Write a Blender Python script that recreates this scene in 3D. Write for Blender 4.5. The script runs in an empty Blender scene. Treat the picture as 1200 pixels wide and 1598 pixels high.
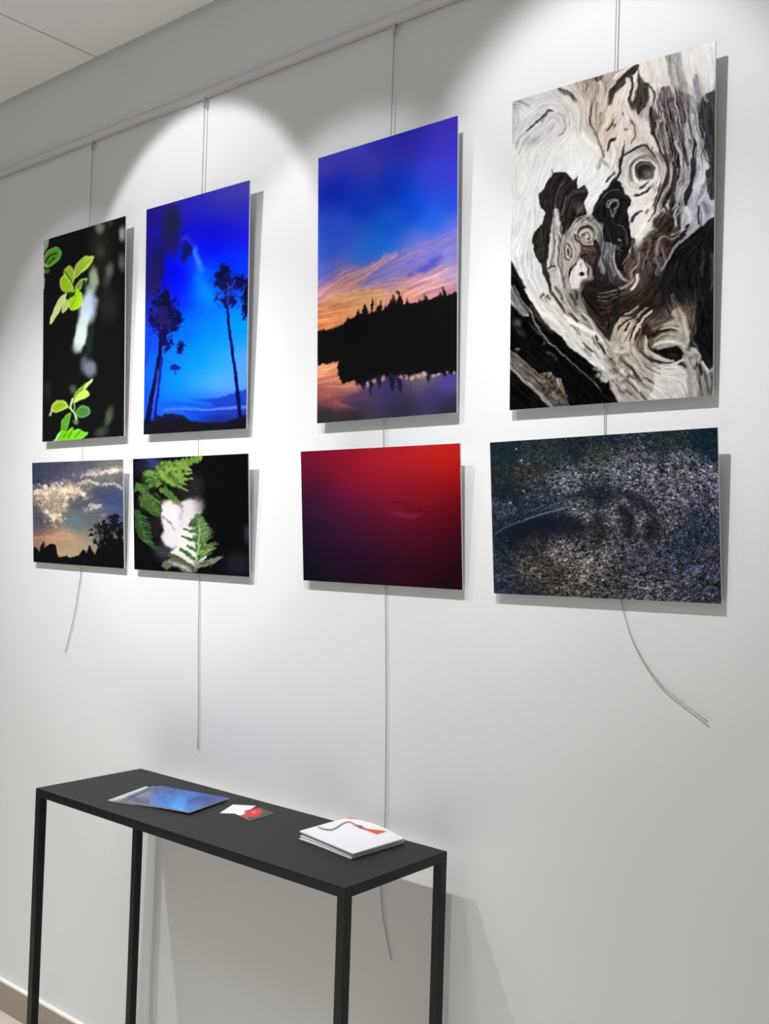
import bpy, bmesh, math
import numpy as np
from mathutils import Vector, Matrix

scene = bpy.context.scene
COL = scene.collection

# ------------------------------------------------------------------ camera
ZS = -0.052                       # fitted heights -> metres above the floor
CAM = np.array([1.45924, -1.69108, 1.50117 + ZS])
YAW, PITCH, ROLL, FPX = -0.69212, 0.02893, 0.03077, 1582.09


def cam_axes():
    f = np.array([math.cos(PITCH) * math.sin(YAW), math.cos(PITCH) * math.cos(YAW), math.sin(PITCH)])
    r = np.array([math.cos(YAW), -math.sin(YAW), 0.0])
    u = np.cross(r, f)
    R = math.cos(ROLL) * r + math.sin(ROLL) * u
    U = -math.sin(ROLL) * r + math.cos(ROLL) * u
    return R, U, f


AX_R, AX_U, AX_F = cam_axes()


def to_pixel(P):
    d = P - CAM
    z = d @ AX_F
    return 600 + FPX * (d @ AX_R) / z, 799 - FPX * (d @ AX_U) / z


cam_data = bpy.data.cameras.new('camera')
cam_data.sensor_fit = 'HORIZONTAL'
cam_data.sensor_width = 36.0
cam_data.lens = FPX / 1200.0 * 36.0
cam_data.clip_start = 0.02
cam = bpy.data.objects.new('camera', cam_data)
COL.objects.link(cam)
M = Matrix(((AX_R[0], AX_U[0], -AX_F[0], CAM[0]),
            (AX_R[1], AX_U[1], -AX_F[1], CAM[1]),
            (AX_R[2], AX_U[2], -AX_F[2], CAM[2]),
            (0, 0, 0, 1)))
cam.matrix_world = M
scene.camera = cam

# ------------------------------------------------------------------ world, exposure
world = bpy.data.worlds.new('world')
scene.world = world
world.use_nodes = True
bg = world.node_tree.nodes['Background']
bg.inputs['Color'].default_value = (0.93, 0.97, 1.0, 1)
bg.inputs['Strength'].default_value = 0.15
vs = scene.view_settings
vs.view_transform = 'Standard'
vs.look = 'None'
vs.exposure = 0.10
vs.gamma = 1.0
vs.use_curve_mapping = False

# ------------------------------------------------------------------ gallery spotlights (one per column of prints)
# each lamp head: x, then beam (tilt below level, half angle, blend, watts) and wide spill (tilt, half angle, blend, watts)
LAMP_Y, LAMP_Z = -0.814, 2.737
LAMPS = [(-1.155, (46.0, 25.0, 0.45, 9.0), (73.0, 42.0, 1.0, 76.0)),
         (-0.616, (37.8, 27.4, 0.20, 22.0), (73.0, 41.4, 1.0, 74.0)),
         (-0.060, (46.4, 27.1, 0.45, 14.0), (73.0, 41.4, 1.0, 12.0)),
         (0.543, (37.8, 27.9, 0.55, 25.5), (75.0, 43.5, 1.0, 60.0))]
for lx, beam, spill in LAMPS:
    for tilt, half, blend, power in (beam, spill):
        ld = bpy.data.lights.new('spot_light', 'SPOT')
        ld.energy = power
        ld.color = (0.99, 0.992, 1.0)
        ld.spot_size = math.radians(2 * half)
        ld.spot_blend = blend
        ld.shadow_soft_size = 0.02
        lo = bpy.data.objects.new('spot_light', ld)
        lo.location = (lx, LAMP_Y, LAMP_Z)
        dvec = Vector((0, math.cos(math.radians(tilt)), -math.sin(math.radians(tilt))))
        lo.rotation_euler = dvec.to_track_quat('-Z', 'Y').to_euler()
        COL.objects.link(lo)


# added unseen fill lights, aimed down so the floor bounce brightens the ceiling
for px_, py_ in ((-1.369, -2.112), (0.431, -2.112), (-0.469, -3.312)):
    ad = bpy.data.lights.new('added_fill_light', 'AREA')
    ad.shape = 'SQUARE'
    ad.size = 0.56
    ad.energy = 20.5
    ad.spread = math.radians(90)
    ad.color = (0.84, 0.93, 1.0)
    ao = bpy.data.objects.new('added_fill_light', ad)
    ao.location = (px_, py_, 2.822)
    COL.objects.link(ao)


# ------------------------------------------------------------------ helpers
def srgb(r, g, b):
    def f(c):
        c /= 255.0
        return c / 12.92 if c <= 0.04045 else ((c + 0.055) / 1.055) ** 2.4
    return (f(r), f(g), f(b), 1.0)


def mat(name, color, rough=0.5, metal=0.0, spec=0.5, bump=0.0, bump_scale=200.0, vary=0.0, vary_scale=5.0):
    m = bpy.data.materials.new(name)
    m.use_nodes = True
    nt = m.node_tree
    b = nt.nodes['Principled BSDF']
    b.inputs['Roughness'].default_value = rough
    b.inputs['Metallic'].default_value = metal
    b.inputs['Specular IOR Level'].default_value = spec
    tc = nt.nodes.new('ShaderNodeTexCoord')
    n = nt.nodes.new('ShaderNodeTexNoise')
    n.inputs['Scale'].default_value = vary_scale
    n.inputs['Detail'].default_value = 4
    nt.links.new(tc.outputs['Object'], n.inputs['Vector'])
    mx = nt.nodes.new('ShaderNodeMix')
    mx.data_type = 'RGBA'
    c2 = tuple(c * (1 - vary) for c in color[:3]) + (1,)
    mx.inputs['A'].default_value = color
    mx.inputs['B'].default_value = c2
    nt.links.new(n.outputs['Fac'], mx.inputs['Factor'])
    nt.links.new(mx.outputs['Result'], b.inputs['Base Color'])
    if bump > 0:
        n2 = nt.nodes.new('ShaderNodeTexNoise')
        n2.inputs['Scale'].default_value = bump_scale
        n2.inputs['Detail'].default_value = 3
        nt.links.new(tc.outputs['Object'], n2.inputs['Vector'])
        bp = nt.nodes.new('ShaderNodeBump')
        bp.inputs['Strength'].default_value = bump
        bp.inputs['Distance'].default_value = 0.002
        nt.links.new(n2.outputs['Fac'], bp.inputs['Height'])
        nt.links.new(bp.outputs['Normal'], b.inputs['Normal'])
    return m


def box_bm(bm, x0, x1, y0, y1, z0, z1, bevel=0.0):
    g = bmesh.ops.create_cube(bm, size=1.0)
    for v in g['verts']:
        v.co = Vector((x0 if v.co.x < 0 else x1, y0 if v.co.y < 0 else y1, z0 if v.co.z < 0 else z1))
    if bevel > 0:
        es = list({e for v in g['verts'] for e in v.link_edges})
        bmesh.ops.bevel(bm, geom=es, offset=bevel, segments=2, profile=0.7, affect='EDGES')


def tube_bm(bm, pts, r, seg=8, smooth=True):
    if smooth:
        pts = [Vector(p) for p in catmull([tuple(p) for p in pts], 6)]
    else:
        pts = [Vector(p) for p in pts]
    rings = []
    ref = Vector((0, 1, 0.013)).normalized()
    for i, p in enumerate(pts):
        t = (pts[min(i + 1, len(pts) - 1)] - pts[max(i - 1, 0)]).normalized()
        a = t.cross(ref)
        if a.length < 1e-4:
            a = t.cross(Vector((1, 0, 0)))
        a.normalize()
        b = t.cross(a).normalized()
        rings.append([bm.verts.new(p + r * (math.cos(2 * math.pi * k / seg) * a + math.sin(2 * math.pi * k / seg) * b))
                      for k in range(seg)])
    for i in range(len(rings) - 1):
        for k in range(seg):
            bm.faces.new((rings[i][k], rings[i][(k + 1) % seg], rings[i + 1][(k + 1) % seg], rings[i + 1][k]))
    bm.faces.new(rings[0][::-1])
    bm.faces.new(rings[-1])


def catmull(pts, n):
    P = np.array(pts, float)
    if len(P) < 3:
        return [tuple(p) for p in P]
    out = []
    Q = np.vstack([2 * P[0] - P[1], P, 2 * P[-1] - P[-2]])
    for i in range(1, len(Q) - 2):
        for k in range(n):
            t = k / n
            out.append(tuple(0.5 * (2 * Q[i] + (Q[i + 1] - Q[i - 1]) * t
                                    + (2 * Q[i - 1] - 5 * Q[i] + 4 * Q[i + 1] - Q[i + 2]) * t * t
                                    + (3 * Q[i] - Q[i - 1] - 3 * Q[i + 1] + Q[i + 2]) * t ** 3)))
    out.append(tuple(P[-1]))
    return out


def obj(name, bm, material, parent=None, smooth=False):
    me = bpy.data.meshes.new(name)
    bmesh.ops.recalc_face_normals(bm, faces=bm.faces)
    bm.to_mesh(me)
    bm.free()
    me.materials.append(material)
    if smooth:
        me.polygons.foreach_set('use_smooth', [True] * len(me.polygons))
    o = bpy.data.objects.new(name, me)
    COL.objects.link(o)
    if parent:
        o.parent = parent
    return o


def empty(name, loc):
    o = bpy.data.objects.new(name, None)
    o.empty_display_size = 0.05
    o.location = loc
    COL.objects.link(o)
    return o


def tag(o, label, cat=None, group=None, kind=None):
    o['label'] = label
    if cat:
        o['category'] = cat
    if group:
        o['group'] = group
    if kind:
        o['kind'] = kind
    return o


def box(name, b, material, parent=None, bevel=0.0):
    bm = bmesh.new()
    box_bm(bm, *b, bevel=bevel)
    return obj(name, bm, material, parent)


# ------------------------------------------------------------------ materials
M_WALL = mat('wall_paint', srgb(231, 233, 234), 0.75, spec=0.25, bump=0.10, bump_scale=90, vary=0.015, vary_scale=1.5)
M_CEIL = mat('ceiling_tile', srgb(246, 242, 240), 0.9, spec=0.1, bump=0.25, bump_scale=400, vary=0.02)
M_GRID = mat('ceiling_grid', srgb(205, 202, 200), 0.6, vary=0.02)
M_FLOOR = mat('floor_tile', srgb(218, 205, 190), 0.5, vary=0.12, vary_scale=3)
M_GROUT = mat('floor_grout', srgb(150, 138, 125), 0.8, vary=0.05)
M_BASE = mat('skirting_tile', srgb(166, 155, 141), 0.5, vary=0.08, vary_scale=8)
M_CAULK = mat('skirting_caulk', srgb(246, 242, 232), 0.6)
M_RAIL = mat('rail_paint', srgb(222, 222, 219), 0.5, vary=0.02)
M_CABLE = mat('nylon_cable', srgb(172, 172, 168), 0.4, vary=0.05)
M_METAL = mat('hook_metal', srgb(188, 188, 184), 0.35, metal=0.6, vary=0.05)
M_EDGE = mat('panel_edge', srgb(225, 225, 228), 0.4, vary=0.02)
M_BLACK = mat('black_frame', srgb(13, 13, 14), 0.45, spec=0.3, vary=0.2, vary_scale=30)
M_TOP = mat('black_top', srgb(35, 35, 34), 0.6, spec=0.25, bump=0.15, bump_scale=600, vary=0.15, vary_scale=40)
M_PAPER = mat('paper', srgb(214, 213, 217), 0.55, vary=0.03, vary_scale=30)

# ------------------------------------------------------------------ setting
X0, X1, Y0 = -2.4, 3.6, -4.2
Z_CEIL = 2.8791 + ZS
Z_RAIL = 2.6349 + ZS

tag(box('wall_back', (X0, X1, 0, 0.15, -0.05, Z_CEIL + 0.2), M_WALL),
    'white painted gallery wall carrying the photo prints', kind='structure')
floor = box('floor', (X0, X1, Y0, 0, -0.06, -0.004), M_GROUT)
tag(floor, 'beige tiled floor below the console table', kind='structure')
ft_mesh = None
TS = 0.6
for i in range(10):
    for j in range(7):
        cx, cy = X0 + 0.3 + TS * i, -0.3 - TS * j
        if ft_mesh is None:
            o = box('floor_tile', (-0.298, 0.298, -0.298, 0.298, -0.004, 0.0), M_FLOOR, floor, bevel=0.001)
            ft_mesh = o.data
        else:
            o = bpy.data.objects.new('floor_tile', ft_mesh)
            COL.objects.link(o)
            o.parent = floor
        o.location = (cx, cy, 0)

ceil = box('ceiling', (X0, X1, Y0, 0, Z_CEIL + 0.03, Z_CEIL + 0.12), M_GRID)
tag(ceil, 'suspended ceiling of pale square tiles above the wall', kind='structure')
ct_mesh = None
GX = -1.069
for i in range(-4, 8):
    for j in range(7):
        cx, cy = GX + 0.3 + 0.6 * i, -0.012 - 0.3 - 0.6 * j
        if cx - 0.3 < X0 or cx + 0.3 > X1:
            continue
        if ct_mesh is None:
            o = box('ceiling_tile', (-0.2965, 0.2965, -0.2965, 0.2965, 0.0, 0.016), M_CEIL, ceil, bevel=0.003)
            ct_mesh = o.data
        else:
            o = bpy.data.objects.new('ceiling_tile', ct_mesh)
            COL.objects.link(o)
            o.parent = ceil
        o.location = (cx, cy, Z_CEIL)
# T bars behind the joints
for i in range(-3, 8):
    x = GX + 0.6 * i
    if X0 < x < X1:
        box('grid_bar', (x - 0.012, x + 0.012, Y0, -0.012, Z_CEIL + 0.008, Z_CEIL + 0.03), M_GRID, ceil)
for j in range(1, 8):
    y = -0.012 - 0.6 * j
    box('grid_bar', (X0, X1, y - 0.012, y + 0.012, Z_CEIL + 0.0085, Z_CEIL + 0.03), M_GRID, ceil)
tag(box('trim_1', (X0, X1, -0.022, 0, Z_CEIL + 0.006, Z_CEIL + 0.03), M_GRID),
    'grey edge angle where the ceiling meets the white wall', kind='structure')

Z_BT = 0.139 + ZS
base = box('baseboard_back', (X0, X1, -0.009, 0, 0, Z_BT - 0.001), M_GROUT)
tag(base, 'grey-beige tiled skirting along the foot of the wall', kind='structure')
sk = None
for i in range(10):
    if sk is None:
        o = box('skirting_tile', (-0.299, 0.299, -0.012, -0.004, 0.001, Z_BT - 0.004), M_BASE, base, bevel=0.0015)
        sk = o.data
    else:
        o = bpy.data.objects.new('skirting_tile', sk)
        COL.objects.link(o)
        o.parent = base
    o.location = (X0 + 0.3 + 0.6 * i, 0, 0)
box('skirting_cap', (X0, X1, -0.0125, 0, Z_BT - 0.004, Z_BT + 0.002), M_CAULK, base, bevel=0.001)

# ------------------------------------------------------------------ picture rail
rail = empty('picture_rail', (0, 0, Z_RAIL))
tag(rail, 'slim white picture hanging rail screwed along the upper wall', 'rail')
bm = bmesh.new()
box_bm(bm, X0 + 0.2, X1 - 0.2, -0.0105, 0.0, 0.004, 0.022, bevel=0.001)
obj('rail_profile', bm, M_RAIL, rail)
bm = bmesh.new()
box_bm(bm, X0 + 0.2, X1 - 0.2, -0.0105, -0.007, 0.0, 0.0045)
box_bm(bm, X0 + 0.2, X1 - 0.2, -0.003, 0.0, 0.0, 0.0045)
obj('rail_lip', bm, M_GRID, rail)

# ------------------------------------------------------------------ painter: prints are colour fields computed in photo pixels


class Canvas:
    def __init__(s, x0, y0, x1, y1, ss=2.0, seed=1, bgc=(0, 0, 0)):
        s.x0, s.y0, s.ss = x0, y0, ss
        s.w, s.h = int((x1 - x0) * ss), int((y1 - y0) * ss)
        s.a = np.zeros((s.h, s.w, 3), np.float32)
        s.a[:] = np.array(bgc, np.float32)
        s.rs = np.random.RandomState(seed)
        s.T = (0, 0, 1.0)
        s.flow = []

    def view(s, ox, oy, sc):
        s.T = (ox, oy, sc)
        return s

    def tp(s, pts):
        p = np.array(pts, np.float32)[:, :2]
        return (p / s.T[2] + np.array([s.T[0] - s.x0, s.T[1] - s.y0])) * s.ss

    def tr(s, r):
        return r / s.T[2] * s.ss

    def win(s, p, pad):
        xa = max(int(p[:, 0].min() - pad), 0)
        xb = min(int(p[:, 0].max() + pad) + 2, s.w)
        ya = max(int(p[:, 1].min() - pad), 0)
        yb = min(int(p[:, 1].max() + pad) + 2, s.h)
        return xa, xb, ya, yb

    def put(s, w, m, c):
        xa, xb, ya, yb = w
        reg = s.a[ya:yb, xa:xb]
        reg += (np.array(col3(c), np.float32) - reg) * m[..., None]

    def field(s, ctl, p=2.6, soft=6.0, blur=5.0):
        q = s.tp([(x, y) for x, y, c in ctl])
        cs = np.array([col3(c) for x, y, c in ctl], np.float32)
        st = 3
        yy, xx = np.mgrid[0:s.h + st:st, 0:s.w + st:st]
        num = np.zeros(xx.shape + (3,), np.float32)
        den = np.zeros(xx.shape, np.float32)
        e = (soft * s.ss) ** 2
        for (qx, qy), c in zip(q, cs):
            wgt = ((xx - qx) ** 2 + (yy - qy) ** 2 + e) ** (-p / 1.2)
            num += wgt[..., None] * c
            den += wgt
        f = num / den[..., None]
        k = max(int(round(blur * s.ss / st)), 0)
        for _ in range(3 if k else 0):
            f = boxblur(boxblur(f, k, 0), k, 1)
        f = up(f, st)
        s.a[:] = f[:s.h, :s.w]
        return s

    def poly(s, pts, c, a=1.0, soft=0.7, curve=0):
        if curve:
            pts = catmull(list(pts) + [pts[0]], curve)
        p = s.tp(pts)
        sf = soft * s.ss
        w = s.win(p, sf * 2 + 2)
        xa, xb, ya, yb = w
        if xb <= xa or yb <= ya:
            return
        yy, xx = np.mgrid[ya:yb, xa:xb].astype(np.float32)
        ins = np.zeros(xx.shape, bool)
        d2 = np.full(xx.shape, 1e9, np.float32)
        n = len(p)
        for i in range(n):
            ax, ay = p[i]
            bx, by = p[(i + 1) % n]
            if ay != by:
                cr = ((ay > yy) != (by > yy)) & (xx < (bx - ax) * (yy - ay) / (by - ay) + ax)
                ins ^= cr
            d2 = np.minimum(d2, segd2(xx, yy, ax, ay, bx, by))
        sd = np.sqrt(d2) * np.where(ins, 1, -1)
        s.put(w, np.clip(sd / (2 * sf) + 0.5, 0, 1) * a, c)

    def stroke(s, pts, wd, c, a=1.0, soft=0.6, taper=False):
        P = s.tp(catmull(pts, 5)) if len(pts) > 2 else s.tp(pts)
        n = len(P)
        s.flow.append(P)
        if isinstance(wd, (list, tuple)):
            W = np.interp(np.linspace(0, 1, n), np.linspace(0, 1, len(wd)), wd)
        else:
            W = np.full(n, wd, float)
        if taper:
            t = np.linspace(0, 1, n)
            W = W * np.clip(np.sin(np.pi * (0.08 + 0.84 * t)) * 1.15, 0.25, 1)
        W = W / 2 / s.T[2] * s.ss
        sf = soft * s.ss
        w = s.win(P, W.max() + 2 * sf + 2)
        xa, xb, ya, yb = w
        if xb <= xa or yb <= ya:
            return
        yy, xx = np.mgrid[ya:yb, xa:xb].astype(np.float32)
        sd = np.full(xx.shape, -1e9, np.float32)
        for i in range(n - 1):
            d = np.sqrt(segd2(xx, yy, P[i][0], P[i][1], P[i + 1][0], P[i + 1][1]))
            sd = np.maximum(sd, 0.5 * (W[i] + W[i + 1]) - d)
        s.put(w, np.clip(sd / (2 * sf) + 0.5, 0, 1) * a, c)

    def blob(s, x, y, rx, ry, c, a=1.0, soft=0.5, ang=0.0):
        """soft = softness as a share of the radius (1 = fully blurred)"""
        p = s.tp([(x, y)])
        rx, ry = s.tr(rx), s.tr(ry)
        R = max(rx, ry) * (1 + soft) + 2
        w = s.win(p, R)
        xa, xb, ya, yb = w
        if xb <= xa or yb <= ya:
            return
        yy, xx = np.mgrid[ya:yb, xa:xb].astype(np.float32)
        dx, dy = xx - p[0, 0], yy - p[0, 1]
        ca, sa = math.cos(math.radians(ang)), math.sin(math.radians(ang))
        u, v = (dx * ca + dy * sa) / rx, (-dx * sa + dy * ca) / ry
        t = np.clip((1 + soft - np.sqrt(u * u + v * v)) / (2 * soft), 0, 1)
        s.put(w, t * t * (3 - 2 * t) * a, c)

    def ring(s, x, y, rx, ry, wd, c, a=1.0, soft=0.6, a0=0, a1=360):
        n = 26
        pts = [(x + rx * math.cos(math.radians(t)), y + ry * math.sin(math.radians(t))) for t in np.linspace(a0, a1, n)]
        s.stroke(pts[::2] + [pts[-1]], wd, c, a, soft)

    def foliage(s, x, y, rx, ry, c, cell=3.0, rough=0.9, a=1.0, sharp=3.0, ang=0.0):
        # ragged patch (tree crown, cloud bank): an ellipse whose edge and inside are broken up by noise
        p = s.tp([(x, y)])
        rx, ry = s.tr(rx), s.tr(ry)
        R = max(rx, ry) * (1.3 + 0.5 * rough) + 2
        w = s.win(p, R)
        xa, xb, ya, yb = w
        if xb - xa < 2 or yb - ya < 2:
            return
        yy, xx = np.mgrid[ya:yb, xa:xb].astype(np.float32)
        dx, dy = xx - p[0, 0], yy - p[0, 1]
        ca, sa = math.cos(math.radians(ang)), math.sin(math.radians(ang))
        u, v = (dx * ca + dy * sa) / rx, (-dx * sa + dy * ca) / ry
        h, wd = yb - ya, xb - xa
        n = s.vnoise(cell * 2.2, h, wd) * 0.6 + s.vnoise(cell, h, wd) * 0.6 + s.vnoise(cell * 0.45, h, wd) * 0.45
        m = np.clip((0.85 - np.sqrt(u * u + v * v) + n * rough) * sharp + 0.5, 0, 1)
        s.put(w, m * a, c)

    def sat(s, k):
        m = s.a.mean(-1, keepdims=True)
        s.a = (m + (s.a - m) * k).astype(np.float32)

    def cluster(s, x, y, rx, ry, n, r, cols, a=0.95, soft=0.35):
        for _ in range(n):
            t, q = s.rs.rand() * 6.283, math.sqrt(s.rs.rand())
            rr = r * (0.5 + s.rs.rand())
            s.blob(x + rx * q * math.cos(t), y + ry * q * math.sin(t), rr, rr * (0.5 + 0.7 * s.rs.rand()),
                   cols[s.rs.randint(len(cols))], a, soft, s.rs.rand() * 180)

    def noise(s, cell, amp, mult=False, stretch=(1, 1)):
        hx, hy = int(s.w / (cell * s.ss * stretch[0])) + 3, int(s.h / (cell * s.ss * stretch[1])) + 3
        g = s.rs.rand(hy, hx).astype(np.float32) * 2 - 1
        yi = np.linspace(0, hy - 1.001, s.h)
        xi = np.linspace(0, hx - 1.001, s.w)
        y0, x0 = yi.astype(int), xi.astype(int)
        fy, fx = (yi - y0)[:, None], (xi - x0)[None]
        fy, fx = fy * fy * (3 - 2 * fy), fx * fx * (3 - 2 * fx)
        n = (g[y0][:, x0] * (1 - fx) + g[y0][:, x0 + 1] * fx) * (1 - fy) \
            + (g[y0 + 1][:, x0] * (1 - fx) + g[y0 + 1][:, x0 + 1] * fx) * fy
        if mult:
            s.a *= (1 + amp * n)[..., None]
        else:
            s.a += (amp * n)[..., None]
        return s

    def vnoise(s, cell, h=None, w=None):
        h, w = h or s.h, w or s.w
        keep, s.a = s.a, np.zeros((h, w, 3), np.float32)
        oh, ow = s.h, s.w
        s.h, s.w = h, w
        s.noise(cell, 1.0)
        r = s.a[..., 0]
        s.a, s.h, s.w = keep, oh, ow
        return r

    def warp(s, cell, amp):
        # small irregular displacement, so that painted edges are not ruler-smooth
        dx, dy = s.vnoise(cell) * amp * s.ss, s.vnoise(cell) * amp * s.ss
        yy, xx = np.mgrid[0:s.h, 0:s.w].astype(np.float32)
        x = np.clip(xx + dx, 0, s.w - 1.01)
        y = np.clip(yy + dy, 0, s.h - 1.01)
        xi, yi = x.astype(int), y.astype(int)
        fx, fy = (x - xi)[..., None], (y - yi)[..., None]
        A = s.a
        s.a = ((A[yi, xi] * (1 - fx) + A[yi, xi + 1] * fx) * (1 - fy) + (A[yi + 1, xi] * (1 - fx) + A[yi + 1, xi + 1] * fx) * fy).astype(np.float32)

    def lic(s, steps=9, step=1.4, cell=0.7, theta=None):
        # fibrous noise drawn out along the directions of the painted strokes
        g = 6
        gh, gw = s.h // g + 2, s.w // g + 2
        if theta is None:
            acc = np.zeros((gh, gw, 3), np.float64)
            for P in s.flow:
                d = P[1:] - P[:-1]
                L = np.hypot(d[:, 0], d[:, 1]) + 1e-6
                m = (P[1:] + P[:-1]) / 2 / g
                xi = np.clip(m[:, 0].astype(int), 0, gw - 1)
                yi = np.clip(m[:, 1].astype(int), 0, gh - 1)
                t2 = 2 * np.arctan2(d[:, 1], d[:, 0])
                np.add.at(acc, (yi, xi), np.stack([np.cos(t2) * L, np.sin(t2) * L, L], 1))
            tot = np.zeros_like(acc)
            for k, wt in ((1, 1.0), (3, 0.5), (8, 0.1), (20, 0.02)):
                tot += wt * boxblur(boxblur(boxblur(boxblur(acc, k, 0), k, 1), k, 0), k, 1)
            theta = 0.5 * np.arctan2(tot[..., 1], tot[..., 0])
        vx, vy = np.cos(theta).astype(np.float32), np.sin(theta).astype(np.float32)
        n = s.vnoise(cell)
        yy, xx = np.mgrid[0:s.h, 0:s.w].astype(np.float32)
        out = n.copy()
        for sg in (1, -1):
            x, y = xx.copy(), yy.copy()
            px = py = None
            for _ in range(steps):
                xi = np.clip((x / g).astype(int), 0, gw - 1)
                yi = np.clip((y / g).astype(int), 0, gh - 1)
                ux, uy = vx[yi, xi] * sg, vy[yi, xi] * sg
                if px is not None:
                    f = np.where(ux * px + uy * py < 0, -1, 1)
                    ux, uy = ux * f, uy * f
                px, py = ux, uy
                x = np.clip(x + ux * step, 0, s.w - 1)
                y = np.clip(y + uy * step, 0, s.h - 1)
                out += n[y.astype(int), x.astype(int)]
        out -= out.mean()
        return out / out.std()

    def grain(s, amp, ends=0.25, **k):
        t = s.lic(**k)
        l = np.clip(s.a.mean(-1) / 255, 0, 1)
        s.a += (t * amp * (ends + (1 - ends) * (4 * l * (1 - l)) ** 1.4))[..., None]

    def sample(s, px, py):
        x = np.clip((px - s.x0) * s.ss, 0, s.w - 1.001)
        y = np.clip((py - s.y0) * s.ss, 0, s.h - 1.001)
        xi, yi = x.astype(int), y.astype(int)
        fx, fy = (x - xi)[:, None], (y - yi)[:, None]
        A = s.a
        return (A[yi, xi] * (1 - fx) + A[yi, xi + 1] * fx) * (1 - fy) + (A[yi + 1, xi] * (1 - fx) + A[yi + 1, xi + 1] * fx) * fy


def col3(c):
    return (c, c, c) if isinstance(c, (int, float)) else c


def segd2(xx, yy, ax, ay, bx, by):
    vx, vy = bx - ax, by - ay
    L = vx * vx + vy * vy
    if L < 1e-9:
        return (xx - ax) ** 2 + (yy - ay) ** 2
    t = np.clip(((xx - ax) * vx + (yy - ay) * vy) / L, 0, 1)
    return (xx - ax - t * vx) ** 2 + (yy - ay - t * vy) ** 2


def boxblur(f, k, ax):
    n = f.shape[ax]
    g = np.concatenate([np.repeat(f.take([0], ax), k + 1, ax), f, np.repeat(f.take([n - 1], ax), k, ax)], ax).cumsum(ax, dtype=np.float64)
    return (g.take(np.arange(2 * k + 1, n + 2 * k + 1), ax) - g.take(np.arange(0, n), ax)) / (2 * k + 1)


def up(f, st):
    h, w = (f.shape[0] - 1) * st, (f.shape[1] - 1) * st
    yi, xi = np.arange(h) / st, np.arange(w) / st
    y0, x0 = yi.astype(int), xi.astype(int)
    fy, fx = (yi - y0)[:, None, None], (xi - x0)[None, :, None]
    return (f[y0][:, x0] * (1 - fx) + f[y0][:, x0 + 1] * fx) * (1 - fy) + (f[y0 + 1][:, x0] * (1 - fx) + f[y0 + 1][:, x0 + 1] * fx) * fy


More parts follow.
